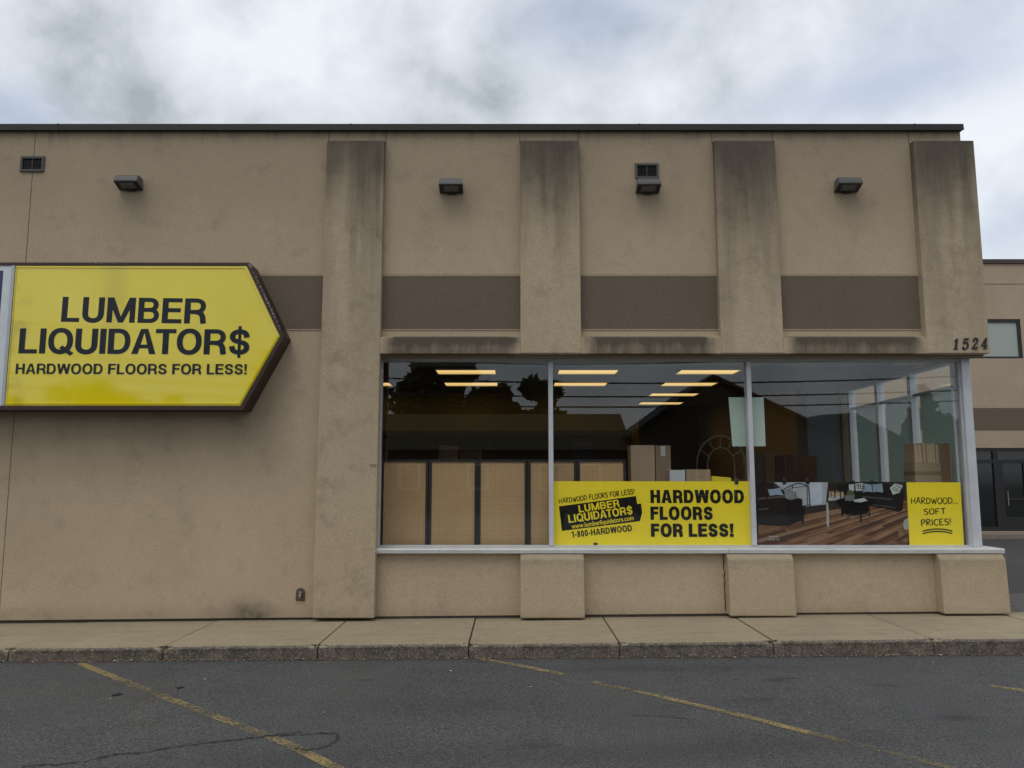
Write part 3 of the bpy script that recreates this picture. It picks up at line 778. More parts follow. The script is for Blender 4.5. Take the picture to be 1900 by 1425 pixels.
# ceiling lights
tro, g2, b2 = principled('lit troffer')
lx = g2.xyz(g2.node('TexCoord').outputs['Object'])
tub = (lx[1] * 14.0).op('COSINE') * .12 + .9
g2.put(b2.inputs['Emission Color'], g2.mul((1.0, .66, .235), tub)); b2.inputs['Emission Strength'].default_value = .95
g2.put(b2.inputs['Base Color'], (.6, .55, .4))
def make_light(name, label):
    t = thing(name, label, 'ceiling light', (0, 0, 0), 'lit ceiling lights in the showroom')
    bm = B()
    for a in ((-.58, -.55, -.33, .33), (.55, .58, -.33, .33), (-.549, .549, -.33, -.30), (-.549, .549, .30, .33)): box(bm, *a, -.03, -.001)
    obj('frame', bm, M['white_face'], t, local=True)
    bm = B(); box(bm, -.548, .548, -.299, .299, -.016, -.006); obj('diffuser', bm, tro, t, local=True)
    return t
LROW = [5.35, 7.26, 9.30, 11.4]
spots = [(-.865, 0), (-.865, 1), (1.43, 0), (1.45, 1), (3.70, 0), (3.76, 1), (3.84, 2), (3.92, 3), (-3.13, 0), (-3.13, 1)]
LAB = {(0): 'lit ceiling light nearest the glass in the left window bay', 1: 'lit ceiling light behind the nearest one in the left window bay',
       2: 'lit ceiling light nearest the glass at the left of the middle window', 3: 'lit ceiling light second from the glass at the left of the middle window',
       4: 'lit ceiling light topmost in the row of four by the green paper', 5: 'lit ceiling light second from the top in the row of four',
       6: 'lit ceiling light third from the top in the row of four', 7: 'lit ceiling light lowest and farthest in the row of four',
       8: 'lit ceiling light hidden behind the left window jamb', 9: 'lit ceiling light cut off by the left window jamb, only its tip showing'}
proto = None
for i, (x, r) in enumerate(spots):
    if proto is None: proto = o = make_light('ceiling_light', LAB[0])
    else: o = copy_tree(proto); o['label'] = LAB[i]
    o.location = (x, LROW[r], CZ)

# pegboard panels standing behind the left bay
def peg():
    m, g, b = principled('pegboard')
    x, y, z = g.xyz(g.node('TexCoord').outputs['Object'])
    fx = (x / .0254).op('FRACT') - .5; fz = (z / .0254).op('FRACT') - .5
    d = (fx * fx + fz * fz).op('SQRT')
    c = g.mul((.50, .325, .155), g.noise(2, 4) * .3 + .85)
    c = g.mix(d.ramp(.27, .17) * .7, c, (.06, .035, .015))
    g.put(b.inputs['Base Color'], c); b.inputs['Roughness'].default_value = .6
    return m
M['peg'] = peg()
ZP = PZ(853, .42)
posts = [PX(p, 930, .42) for p in (706, 795, 886, 979, 1071, 1163)]
plabels = ['pegboard panel in black frame beside the left window jamb', 'pegboard panel in black frame, second from the left jamb', 'pegboard panel in black frame, third from the left jamb',
           'pegboard panel in black frame behind the first mullion', 'pegboard panel in black frame partly hidden by the yellow banner']
for a, b, lab in zip(posts, posts[1:], plabels):
    t = thing('pegboard_panel', lab, 'pegboard', ((a + b) / 2, .42, .02), 'pegboard panels behind the shop window')
    h = (b - a) / 2 - .004; H = ZP - .02
    bm = B()
    for q in ((-h, -h + .032, .0, H), (h - .032, h, .0, H), (-h + .0325, h - .0325, H - .028, H), (-h + .0325, h - .0325, .0, .05)): box(bm, q[0], q[1], -.02, .025, q[2], q[3], .002)
    obj('frame', bm, M['black'], t, local=True)
    bm = B(); box(bm, -h + .033, h - .033, -.003, .004, .051, H - .029); obj('board', bm, M['peg'], t, local=True)

# cardboard cartons behind the banner
def card(col, name='cardboard'):
    m, g, b = principled(name)
    g.put(b.inputs['Base Color'], g.mul(col, g.noise(1, 4, st=(30, 30, 1.5)) * .3 + g.noise(3, 4) * .2 + .75)); b.inputs['Roughness'].default_value = .75
    return m
M['card'] = card((.50, .36, .235)); M['card2'] = card((.31, .21, .13)); M['wood_end'] = card((.5, .36, .22))
def carton(name, lab, cat, px0, px1, py, y, dep, mat, tape=None, ang=0):
    x0, z1 = P(px0, py, y); x1 = PX(px1, py, y)
    t = thing(name, lab, cat, ((x0 + x1) / 2, y, .02)); h = (x1 - x0) / 2; H = z1 - .02
    bm = B(); box(bm, -h, h, 0, dep, 0, H, .004); obj('carton', bm, mat, t, local=True)
    bm = B(); box(bm, -.03, .03, -.0015, .0, H - .14, H - .01)
    if tape: obj('label', bm, tape, t, local=True)
    else: bm.free()
    return t
clear_tape = plain('packing tape', (.36, .27, .18), .2)
carton('cardboard_box', 'wide plain cardboard carton standing upright above the yellow banner', 'cardboard box', 1170, 1214.5, 826, .9, .3, M['card'])
carton('cardboard_box', 'narrow darker cardboard carton with tape beside the wide upright carton', 'cardboard box', 1216, 1244, 826.5, .92, .3, M['card2'], plain('white label', (.6, .6, .58), .4))
carton('white_box', 'small white box between the tall cartons and the low brown box', 'box', 1243, 1271, 872, .8, .2, plain('white card', (.66, .70, .72), .6))
carton('cardboard_box', 'low brown carton behind the banner, right of the white box', 'cardboard box', 1273, 1318, 871, .85, .3, M['card'])
x0, z0 = P(1319, 893, .75); x1, z1 = P(1356, 885, .75)
bm = B(); hexa(bm, [(x0, .70, z0 - .3), (x1, .70, z0 - .3), (x1, .86, z0 - .3), (x0, .86, z0 - .3)], [(x0 + .01, .72, z1 + .012), (x1, .72, z1 - .01), (x1 - .02, .84, z1 - .005), (x0 + .02, .84, z1 + .015)], .01)
tag(obj('yellow_packet', bm, M['yellow_card']), 'crumpled yellow packet lying behind the banner by the binder clip', 'packet')
bm = B(); box(bm, PX(1165, 890, .9), PX(1400, 890, .9), .66, 1.4, .02, PZ(893, .75) - .32, .01)
tag(obj('display_counter', bm, M['black']), 'dark counter behind the yellow banner', 'counter')

# bundles of flooring on the right
t = thing('flooring_stack', 'stack of flooring boxes with striped board ends by the corner post', 'flooring boxes', (PX(1723, 890, .8), .8, .02))
x0, z1 = P(1696, 823, .8); x1 = PX(1751, 823, .8); zc_ = PZ(858, .8); ox = t.location.x
bm = B(); box(bm, x0 - ox - .01, x1 - ox + .01, 0, .3, 0, zc_ - .02, .006); obj('carton', bm, card((.50, .385, .26)), t, local=True)
rg = random.Random(6); n = 23
mats = [card((.68, .50, .32)), card((.46, .27, .15)), card((.78, .65, .46))]
bb = [B(), B(), B()]
for k in range(n):
    a = x0 - ox + (x1 - x0) * k / n; b = x0 - ox + (x1 - x0) * (k + 1) / n
    box(bb[rg.choice((0, 1, 2, 2, 0))], a + .0005, b - .0005, .01, .28, zc_ - .019, z1 - .02 + rg.uniform(-.02, .01), .002)
for q, m in zip(bb, mats): obj('boards', q, m, t, local=True)
bm = B(); box(bm, x0 - ox - .012, x1 - ox + .012, -.003, .303, zc_ * .9, zc_ * .9 + .05); obj('wrap', bm, clear_tape, t, local=True)
carton('cardboard_box', 'tall narrow brown carton against the corner post', 'cardboard box', 1761, 1779, 822, .55, .2, card((.36, .235, .15)))

# paper taped behind the second mullion
bm = B(); x0, z1 = P(1352, 737, GY + .075); x1, z0 = P(1421, 828, GY + .075)
n = 12; rows = []
for i in range(n + 1):
    u = i / n; rows.append([(x0 + (x1 - x0) * u + (.03 * (1 - v) * (1 - u) if 1 else 0), GY + .085 + .012 * math.sin(u * 3.1) + .01 * (1 - v) * math.sin(u * 6), z0 + (z1 - z0) * v) for v in (0, .5, 1)])
vv = [[bm.verts.new(p) for p in r] for r in rows]
for a, b in zip(vv, vv[1:]):
    for k in range(2): bm.faces.new((a[k], a[k + 1], b[k + 1], b[k]))
r = bmesh.ops.extrude_face_region(bm, geom=list(bm.faces)); bmesh.ops.translate(bm, verts=[v for v in r['geom'] if isinstance(v, bmesh.types.BMVert)], vec=(0, .0006, 0))
tag(obj('paper_sheet', bm, plain('pale green paper', (.52, .64, .55), .7, var=.05)), 'pale green paper sheet hung behind the mullion above the banner', 'paper')

# ---- the yellow banner
BY = GY + .03
def card_sign(name, lab, quad, mat, y=BY, cat='sign'):
    pts = [P(px, py, y) for px, py in quad]
    cx = sum(p[0] for p in pts) / 4; t = thing(name, lab, cat, (cx, y, min(p[1] for p in pts)))
    bm = B(); prism_xz(bm, pts, y, y + .006); obj('panel', bm, mat, t)
    return t
def line_xf(px0, py0, px1, py1, capx, y):
    """map (0..1, cap 0..1) so that the baseline runs px0,py0 -> px1,py1 and capitals are capx pixels tall"""
    a, b = Vector(P(px0, py0, y)), Vector(P(px1, py1, y))
    u = b - a; up = Vector((-u.y, u.x)).normalized() * (P(px0, py0 - capx, y)[1] - P(px0, py0, y)[1])
    return lambda p: tuple(a + u * p[0] + up * p[1])
ban = card_sign('banner_sign', 'wide yellow banner with black lettering across the middle window', [(1027, 893), (1393, 893), (1399, 1014), (1027, 1014)], M['yellow_card'])
pl = Plate(BY - .0003)
for s, px0, py0, px1 in (('HARDWOOD', 1207, 933.5, 1381), ('FLOORS', 1207, 964.5, 1323), ('FOR LESS!', 1208, 996, 1361.5)):
    pl.text(s, .255, line_xf(px0, py0, px1, py0, 24.5, BY), 1.0, gap=.075)
obj('lettering', pl.bm, M['ink'], ban)
pl = Plate(BY - .0003)
pl.text('HARDWOOD FLOORS FOR LESS!', .17, line_xf(1038, 934.5, 1177, 916, 9.2, BY), 1.0, gap=.16, hand=True)
obj('slogan_lettering', pl.bm, M['ink'], ban)
pl = Plate(BY - .0003)
pl.text('1-800-HARDWOOD', .21, line_xf(1061, 998, 1173, 985, 11.5, BY), 1.0, gap=.10)
obj('phone_lettering', pl.bm, M['ink'], ban)
pl = Plate(BY - .0004)
plank = [(1037.0, 939.5), (1180, 920.3), (1182.3, 935), (1189.6, 934.2), (1191.6, 951.2), (1185.2, 952), (1187.3, 967), (1042.6, 985.2), (1040.8, 970.8), (1047.6, 969.9), (1045.4, 952.6), (1038.9, 953.3)]
pl.face([P(px, py, BY) for px, py in plank])
lg = obj('logo_plank', pl.bm, M['ink'], ban)
pl = Plate(BY - .0008)
pl.text('LUMBER', .20, line_xf(1074.5, 951, 1150, 940, 13.5, BY), 1.0, gap=.10)
pl.text('LIQUIDATOR$', .20, line_xf(1055.5, 970.5, 1174.5, 953.5, 15.0, BY), 1.0, gap=.09)
builtin_text('www.lumberliquidators.com', .018, line_xf(1061, 981, 1176, 964.5, 8.6 / .7, BY), pl)
obj('logo_lettering', pl.bm, M['yellow_card'], lg)

# ---- small yellow card
hs = card_sign('price_sign', 'square yellow card with handwritten lettering in the window corner', [(1682, 895), (1782, 895), (1789, 1014), (1688, 1014)], M['yellow_card'], BY - .008)
pl = Plate(BY - .0083)
pl.text('HARDWOOD...', .145, line_xf(1690.5, 935, 1777, 934.5, 11.5, BY), 1.0, gap=.14, hand=True)
pl.text('SOFT', .145, line_xf(1714, 954.5, 1754.5, 953.5, 10.5, BY), 1.0, gap=.2, hand=True)
pl.text('PRICES!', .145, line_xf(1709, 975.5, 1764, 973, 11.5, BY), 1.0, gap=.17, hand=True)
for d in (0, 4.5): pl.ribbon([P(px, py + d, BY) for px, py in catmull([(1711, 985.5), (1725, 982.3), (1740, 981.3), (1753, 982.3), (1766, 985.2)], 4)], .013)
obj('lettering', pl.bm, M['ink'], hs)

# ---- photographic poster of a living room, drawn flat
def flat(name, col, rough=.35): return plain(name, col, rough, var=.45, scale=5.5, spec=.3)
pos = card_sign('photo_poster', 'dark living room photo poster with leather sofas on a glossy wood floor', [(1404, 894), (1685, 894), (1688, 1013), (1407, 1013)], flat('poster dark', (.035, .026, .022)), BY, 'poster')
class Pic:
    def __init__(s): s.k = 0
    def __call__(s, name, mat, polys, ribbons=(), smooth=False):
        s.k += 1; pl = Plate(BY - .0003 - s.k * .0005, .00002)
        for p in polys: pl.face([P(px, py, BY) for px, py in (catmull(p, 5, True) if smooth else p)])
        for p, w in ribbons: pl.ribbon([P(px, py, BY) for px, py in p], w)
        return obj(name, pl.bm, mat, pos)
pic = Pic()
# floor boards fanning from a vanishing point beyond the right edge
vx, vy = 1905, 868; rg = random.Random(12)
ends = [(1407, 968 + 45 * k / 7) for k in range(8)] + [(1407 + 281 * k / 17, 1013) for k in range(1, 18)]
bands = {0: [], 1: [], 2: [], 3: []}
def topclip(e):       # where the ray from e towards the vanishing point leaves the floor
    def at(x): return e[1] + (vy - e[1]) * (x - e[0]) / (vx - e[0])
    for k in range(200):
        x = e[0] + (1686 - e[0]) * k / 199; y = at(x)
        if y < 966 - (x - 1407) * .145 and x > e[0]: return x, y
    return 1686, at(1686)
for e0, e1 in zip(ends, ends[1:]):
    a0, a1 = topclip(e0), topclip(e1)
    cuts = sorted([0, 1] + [rg.uniform(.1, .9) for _ in range(3)])
    for u0, u1 in zip(cuts, cuts[1:]):
        L = lambda p, q, u: (p[0] + (q[0] - p[0]) * u, p[1] + (q[1] - p[1]) * u)
        bands[rg.randrange(4)].append([L(e0, a0, u0), L(e1, a1, u0), L(e1, a1, u1), L(e0, a0, u1)])
for k, c in enumerate(((.135, .056, .025), (.20, .092, .04), (.08, .034, .017), (.26, .145, .075))):
    pic('printed_floor', flat('printed floor', c), bands[k])
pic('printed_floor_gleam', flat('printed gleam', (.42, .30, .20)), [], [([e, topclip(e)], .0035) for e in ends[3::3]])
pic('printed_wall', flat('printed wall', (.40, .43, .46)), [[(1436, 895), (1500, 895), (1536, 895), (1532, 936), (1492, 940), (1478, 930), (1452, 908)]])
pic('printed_curtain', flat('printed pale curtain', (.50, .56, .62)), [[(1501, 895), (1526, 895), (1525, 934), (1502, 938)]])
pic('printed_dining', flat('printed bright room', (.45, .33, .22)), [[(1538, 912), (1552, 910), (1564, 912), (1566, 922), (1538, 924)]])
for gl_ in ([(1533, 934), (1536, 933), (1537.5, 955), (1538, 974), (1535.5, 978), (1533.5, 970), (1533.5, 955)], [(1676, 968), (1685, 962), (1686, 980), (1678, 982)], [(1540, 922), (1562, 921), (1562, 926), (1538, 929)]):
    pic('printed_glare', flat('printed floor glare', (.42, .42, .40)), [gl_], smooth=True)
pic('printed_fire_screen', M['ink'], [], [(catmull([(1454, 908), (1468, 901), (1484, 897), (1500, 903)], 5), .012), ([(1500, 903), (1503, 938)], .012), ([(1497, 902), (1498, 936)], .008), ([(1470, 900), (1470, 908)], .008), ([(1454, 912), (1470, 905), (1497, 902)], .006), ([(1503, 936), (1478, 942), (1464, 950)], .010)])
pic('printed_sofa', flat('printed leather', (.020, .014, .013), .2), [[(1405, 897), (1418, 894), (1434, 897), (1440, 910), (1450, 918), (1460, 926), (1470, 934), (1468, 950), (1466, 975), (1450, 976), (1407, 973)]])
pic('printed_armchair', flat('printed chair leather', (.012, .010, .010), .2), [[(1458, 928), (1474, 922), (1488, 926), (1489, 944), (1486, 966), (1466, 974), (1458, 950)], [(1486, 966), (1489, 944), (1494, 936), (1490, 975)]])
pic('printed_sofa_shine', flat('printed leather shine', (.085, .07, .066)), [[(1406, 924), (1421, 922), (1421, 926), (1406, 928)], [(1424, 922), (1455, 919), (1456, 923), (1424, 926)], [(1407, 944), (1426, 942), (1426, 945), (1407, 947)]])
pic('printed_sofa_seam', M['ink'], [], [([(1422, 921), (1424, 940), (1428, 970)], .006), ([(1405, 937), (1430, 934), (1457, 931)], .008)])
cush = flat('printed blue cushion', (.28, .37, .45))
pic('printed_cushion', cush, [[(1424, 908), (1438, 907), (1450, 904), (1449, 911), (1454, 919), (1440, 918), (1428, 920)]])
pic('printed_cushion', flat('printed grey cushion', (.19, .19, .19)), [[(1454, 911), (1466, 908), (1476, 913), (1479, 925), (1466, 928), (1456, 924)]])
pic('printed_cushion_stitch', flat('printed stitch', (.42, .42, .41)), [], [([(1457 + k * 4.2, 912), (1461 + k * 4.2, 925)], .0035) for k in range(4)] + [([(1461 + k * 4.2, 911), (1458 + k * 4.2, 925)], .0035) for k in range(4)])
pic('printed_chairs', M['ink'], [[(1552, 897), (1574, 897), (1572, 908), (1562, 912), (1553, 909)]], [([(1545, 890 + 4), (1549, 912), (1548, 924)], .012), ([(1557, 900), (1560, 928)], .012), ([(1568, 904), (1570, 924)], .01), ([(1540, 897), (1542, 922)], .008), ([(1545, 912), (1570, 911)], .008)])
pic('printed_sofa', flat('printed far sofa', (.016, .013, .014), .2), [[(1575, 895), (1640, 895), (1650, 900), (1672, 905), (1677, 914), (1674, 945), (1668, 950), (1650, 944), (1610, 938), (1575, 930)]])
pic('printed_sofa_shine', flat('printed far shine', (.06, .055, .055)), [[(1600, 920), (1655, 925), (1655, 928), (1600, 923)], [(1618, 935), (1660, 941), (1660, 943), (1618, 937)]])
pic('printed_cushion', cush, [[(1600, 897), (1616, 899), (1617, 906), (1618, 913), (1606, 912), (1600, 914), (1604, 905)]])
pic('printed_cushion', cush, [[(1618, 899), (1636, 897), (1637, 906), (1638, 914), (1624, 912), (1619, 914)]])
whitep = flat('printed white', (.55, .56, .55))
for cu_ in ([(1586, 897), (1600, 896), (1601, 910), (1587, 911)], [(1650, 905), (1660, 897), (1674, 901), (1668, 914), (1656, 918)], [(1574, 899), (1584, 898), (1584, 911), (1575, 911)]):
    pic('printed_cushion', whitep, [cu_])
pic('printed_cushion_pattern', M['ink'], [], [([(1588, 900), (1592, 900), (1592, 908)], .010), ([(1595, 898), (1596, 903), (1600, 903)], .010), ([(1595, 906), (1600, 907)], .010)])
pic('printed_cushion_pattern', M['ink'], [], [([(1654, 906), (1664, 912)], .008), ([(1657, 903), (1668, 911)], .008), ([(1661, 900), (1671, 906)], .008)])
pic('printed_table', flat('printed table', (.010, .008, .008), .15), [catmull([(1551, 930), (1560, 925), (1587, 923), (1612, 926), (1622, 932), (1612, 938), (1587, 940), (1560, 937)], 4, True), [(1560, 936), (1612, 937), (1608, 953), (1586, 956), (1564, 952)]],
    [([(1561, 936), (1562, 958)], .016), ([(1611, 936), (1612, 958)], .014), ([(1595, 938), (1597, 967)], .018)])
pic('printed_magazine', whitep, [[(1583, 927), (1602, 924), (1609, 929), (1596, 932), (1584, 931)]])
pic('printed_planter', flat('printed planter', (.17, .19, .20)), [[(1566, 919), (1585, 919), (1584, 929), (1567, 929)]])
pic('printed_plant', flat('printed leaves', (.09, .13, .04)), [[(1569, 919), (1571, 912), (1577, 909), (1583, 912), (1584, 919)]])
pl = Plate(BY - .0003 - 40 * .0005, .00002)
builtin_text('Bellawood', 0, line_xf(1426, 997, 1443, 997, 5, BY), pl); builtin_text('Brazilian Teak', 0, line_xf(1426, 1002, 1446, 1002, 5, BY), pl)
obj('caption', pl.bm, whitep, pos)

# binder clips gripping the posters
def clip(name, lab):
    t = thing(name, lab, 'clip', (0, 0, 0), 'black clips on the window posters')
    bm = B(); prism_yz(bm, [(-.012, -.035), (.010, -.035), (.014, .008), (-.016, .008)], -.022, .022, .002); obj('body', bm, M['black'], t, local=True)
    bm = B(); tube(bm, [(-.012, 0, .006), (-.008, 0, .045), (.008, 0, .045), (.012, 0, .006)], .002, 6); obj('handle', bm, M['steel'], t, local=True)
    return t
cl = None
for px, lab in ((1366, 'black clip with a wire handle on the banner top edge'), (1455, 'black clip above the photo poster, by the printed blue cushion'), (1498, 'black clip above the pale printed curtain'), (1581, 'black clip above the printed table plant'), (1618, 'black clip above the two printed blue cushions')):
    o = clip('binder_clip', lab) if cl is None else copy_tree(cl)
    cl = cl or o; o['label'] = lab; x, z = P(px, 893, BY); o.location = (x, BY, z)
o = copy_tree(cl); o['label'] = 'black clip gripping the banner bottom edge near the sill'; x, z = P(1105, 1013, BY); o.location = (x, BY, z + .004); o.rotation_euler = (0, math.pi, 0)

# ---- deeper in the showroom
dark = plain('dark shelving', (.028, .02, .016), .6)
bm = B(); box(bm, -5.0, 2.6, 7.7, 8.28, .03, 2.30, 0)
for k in range(6): box(bm, -4.98 + k * 1.5, -4.93 + k * 1.5, 7.68, 7.7, .03, 2.72)
box(bm, -5.0, 2.6, 7.72, 8.28, 2.60, 2.72)
sh = tag(obj('display_shelf', bm, dark), 'tall dark shelving along the back of the showroom', 'shelving')
rg = random.Random(21)
brd = [card((.10, .055, .03), 'sample board'), card((.17, .10, .055), 'sample board'), card((.055, .03, .02), 'sample board')]
def sample(px, py, y, w, mat, lab, tilt=0, cat='sample board', grp='wood sample boards leaning in the showroom'):
    x, z = P(px, py, y); bm = B(); box(bm, -w / 2, w / 2, 0, .03, 0, z - .03, .004)
    o = obj('sample_board', bm, mat, None, local=True); o.location = (x, y, .03); o.rotation_euler = (-.02, tilt, 0)
    return tag(o, lab, cat, grp)
sample(820, 826, 3.0, .30, card((.23, .15, .09)), 'tan board leaning behind the second pegboard panel', .05)
sample(880, 833, 3.6, .36, card((.18, .11, .06)), 'brown board behind the third pegboard panel', -.03)
for k, (px, py) in enumerate(((1412, 842), (1428, 838), (1444, 845), (1462, 843))):
    sample(px, py, 2.5 + k * .1, .15, brd[k % 3], 'dark wood board leaning behind the photo poster, ' + ('next to the mullion', 'second from the mullion', 'third from the mullion', 'farthest from the mullion')[k], .02 * (k - 1))
sample(1492, 846, 3.2, .42, card((.20, .075, .03)), 'reddish board standing behind the photo poster clips', .0)
bm = B(); x, z = P(1060, 816, 5.0); x1, z0 = P(1098, 832, 5.0); box(bm, x, x1, 5.0, 5.2, .03, z, .01)
rk = tag(obj('dark_signboard', bm, M['black'], loc=(x, 5.1, .03)), 'dark machine with a red stripe behind the fifth pegboard', 'signboard')  # dark sign, its red lettering reduced to a stripe
bm = B(); box(bm, x + .04, x1 - .04, 4.994, 5.0, z - .09, z - .05); obj('red_stripe', bm, plain('red stripe', (.25, .01, .012), .4), rk)

# ---- the arrow sign
SY = -.30
def S(px, py): return P(px, py, SY)
sign = thing('arrow_sign', 'yellow arrow shaped sign box with brown frame and navy lettering on the wall', 'sign', (-4.4, -.15, S(200, 760)[1]))
face = [S(23, 491), S(459, 492), S(521, 624), S(447, 754), S(5, 754)]
outer = [(-8.6, S(0, 487)[1]), S(463, 487.5), S(527.5, 624), S(451, 760.5), (-8.6, S(0, 760.5)[1])]
bm = B(); prism_xz(bm, outer, SY + .03, -.0005, .006)
obj('cabinet', bm, M['sign_frame'], sign)
bm = B()                                               # front retaining frame
inner = [(-8.55, S(0, 492)[1]), S(458, 493), S(519.5, 624), S(446, 753), (-8.55, S(0, 753)[1])]
n = len(outer)
for i in range(n):
    j = (i + 1) % n
    hexa(bm, [(outer[i][0], SY - .008, outer[i][1]), (outer[j][0], SY - .008, outer[j][1]), (inner[j][0], SY - .008, inner[j][1]), (inner[i][0], SY - .008, inner[i][1])],
         [(outer[i][0], SY + .03, outer[i][1]), (outer[j][0], SY + .03, outer[j][1]), (inner[j][0], SY + .03, inner[j][1]), (inner[i][0], SY + .03, inner[i][1])])
sframe = obj('frame', bm, M['sign_frame'], sign)
XS = S(13, 620)[0]
bm = B(); prism_xz(bm, [(XS + .04, inner[0][1] + .002), (inner[1][0] + .002, inner[1][1] + .002), (inner[2][0] + .004, inner[2][1]), (inner[3][0] + .002, inner[3][1] - .002), (XS + .04, inner[4][1] - .002)], SY + .004, SY + .02)
fc = obj('yellow_face', bm, M['yellow_sign'], sign)
bm = B()                                               # moulded rim of the acrylic face
rim = [(XS + .045, inner[0][1] - .012), (inner[1][0] - .008, inner[1][1] - .012), (inner[2][0] - .014, inner[2][1]), (inner[3][0] - .008, inner[3][1] + .012), (XS + .045, inner[4][1] + .012)]
rin = [(XS + .055, rim[0][1] - .018), (rim[1][0] - .012, rim[1][1] - .018), (rim[2][0] - .02, rim[2][1]), (rim[3][0] - .012, rim[3][1] + .018), (XS + .055, rim[4][1] + .018)]
for i in range(5):
    j = (i + 1) % 5
    hexa(bm, [(*(rim[i][0], SY - .002), rim[i][1]), (rim[j][0], SY - .002, rim[j][1]), (rin[j][0], SY - .006, rin[j][1]), (rin[i][0], SY - .006, rin[i][1])],
         [(rim[i][0], SY + .0035, rim[i][1]), (rim[j][0], SY + .0035, rim[j][1]), (rin[j][0], SY + .0035, rin[j][1]), (rin[i][0], SY + .0035, rin[i][1])])
obj('face_rim', bm, M['yellow_sign'], fc)
pl = Plate(SY + .003, .0001)
pl.text('LUMBER', .19, line_xf(112.5, 597, 382, 600.5, 46.5, SY), 1.0, gap=.085)
pl.text('LIQUIDATOR$', .19, line_xf(33.5, 655.5, 463, 657.8, 46.5, SY), 1.0, gap=.07)
pl.text('HARDWOOD FLOORS FOR LESS!', .18, line_xf(28.5, 693.5, 457.5, 694.5, 19, SY), 1.0, gap=.10)
obj('lettering', pl.bm, M['navy'], fc)
bm = B(); box(bm, XS - .005, XS + .035, SY - .006, SY + .029, inner[4][1], inner[0][1], .004)
obj('divider', bm, plain('sign divider', (.42, .45, .47), .35, .3), sign)
bm = B(); box(bm, -8.54, XS - .008, SY + .004, SY + .02, inner[4][1] - .002, inner[0][1] + .002)
wf = obj('white_face', bm, M['white_face'], sign)
bm = B(); box(bm, -8.3, XS - .105, SY + .001, SY + .0035, S(0, 640)[1], S(0, 502)[1]); obj('navy_panel', bm, plain('navy panel', (.02, .03, .10), .2), wf)
bm = B(); bm.from_mesh(sframe.data); rg = random.Random(9); so = wloc(sign)                        # chipped paint along the upper right edge
def chips(a, b, n, s0, off):
    for k in range(n):
        u = rg.random(); s = rg.uniform(.3, 1) * s0
        px = a[0] + (b[0] - a[0]) * u + rg.uniform(-1.0, 1.0) * off; py = a[1] + (b[1] - a[1]) * u; x, z = P(px, py, SY)
        pts = [(x + s * math.cos(q) * rg.uniform(.5, 1), z + s * 1.7 * math.sin(q) * rg.uniform(.5, 1)) for q in (0, 1.2, 2.4, 3.6, 4.9)]
        f = bm.faces.new([bm.verts.new(Vector((xx, SY - .0095 - rg.uniform(0, .001), zz)) - so) for xx, zz in pts]); f.material_index = 1
chips((465, 493), (524, 618), 60, .007, 1.2); chips((474, 512), (512, 590), 45, .008, 1.0); chips((461, 489), (467, 498), 10, .009, 2)
chips((170, 489), (215, 490), 14, .006, 3); chips((58, 488.5), (66, 488.5), 5, .006, 2)
sframe.data.materials.append(M['chip']); bm.to_mesh(sframe.data); bm.free()

# ---- wall lamps
def make_lamp(lab):
    t = thing('wall_lamp', lab, 'wall lamp', (0, 0, 0), 'shoebox wall lamps high on the facade')
    # hood: rounded top, front lip higher than the back edge
    prof = [(0, .082), (-.085, .082), (-.13, .072), (-.158, .052), (-.174, .02), (-.184, -.020), (-.176, -.026), (-.03, -.078), (0, -.078)]
    bm = B(); w0, w1 = .125, .148
    a = [(-(w1 if z < .03 else w0 + (w1 - w0) * (.085 - z) / .055), y, z) for y, z in prof]; b = [(-x, y, z) for x, y, z in a]
    hexa(bm, a, b, .006)
    obj('hood', bm, M['lamp'], t, local=True)
    bm = B()                                            # slanted glass under the lip
    def sl(u, d): return (-.165 + .13 * u + d * -.335, -.0299 - .0463 * u + d * -.942)
    y0, z0 = sl(.06, .004); y1, z1 = sl(.85, .004); y2, z2 = sl(.85, -.02); y3, z3 = sl(.06, -.02)
    hexa(bm, [(-.09, y0, z0), (-.09, y1, z1), (-.09, y2, z2), (-.09, y3, z3)], [(.09, y0, z0), (.09, y1, z1), (.09, y2, z2), (.09, y3, z3)])
    obj('lens', bm, M['lens'], t, local=True)
    bm = B(); y0, z0 = sl(.0, .0025); y1, z1 = sl(1.0, .0025); y2, z2 = sl(1.0, -.02); y3, z3 = sl(.0, -.02)
    for xa, xb, ua, ub in ((-.138, -.091, 0, 1), (.091, .138, 0, 1), (-.091, .091, 0, .055), (-.091, .091, .855, 1)):
        q = [sl(ua, .0025), sl(ub, .0025), sl(ub, -.02), sl(ua, -.02)]
        hexa(bm, [(xa, y, z) for y, z in q], [(xb, y, z) for y, z in q])
    obj('bezel', bm, M['black'], t, local=True)
    bm = B(); box(bm, -.05, .06, -.055, -.0, -.090, -.079, .004); obj('mount', bm, M['black'], t, local=True)
    return t
lamp0 = None
for px, py, lab in ((238, 337, 'grey wall lamp above the yellow arrow sign'), (837, 343, 'grey wall lamp between the first and second pilasters'), (1203, 343, 'grey wall lamp just below the square vent'), (1574, 341, 'grey wall lamp beside the corner pilaster')):
    if lamp0 is None: o = lamp0 = make_lamp(lab)
    else: o = copy_tree(lamp0); o['label'] = lab
    x, z = P(px, py, -.10); o.location = (x, -.0005, z)
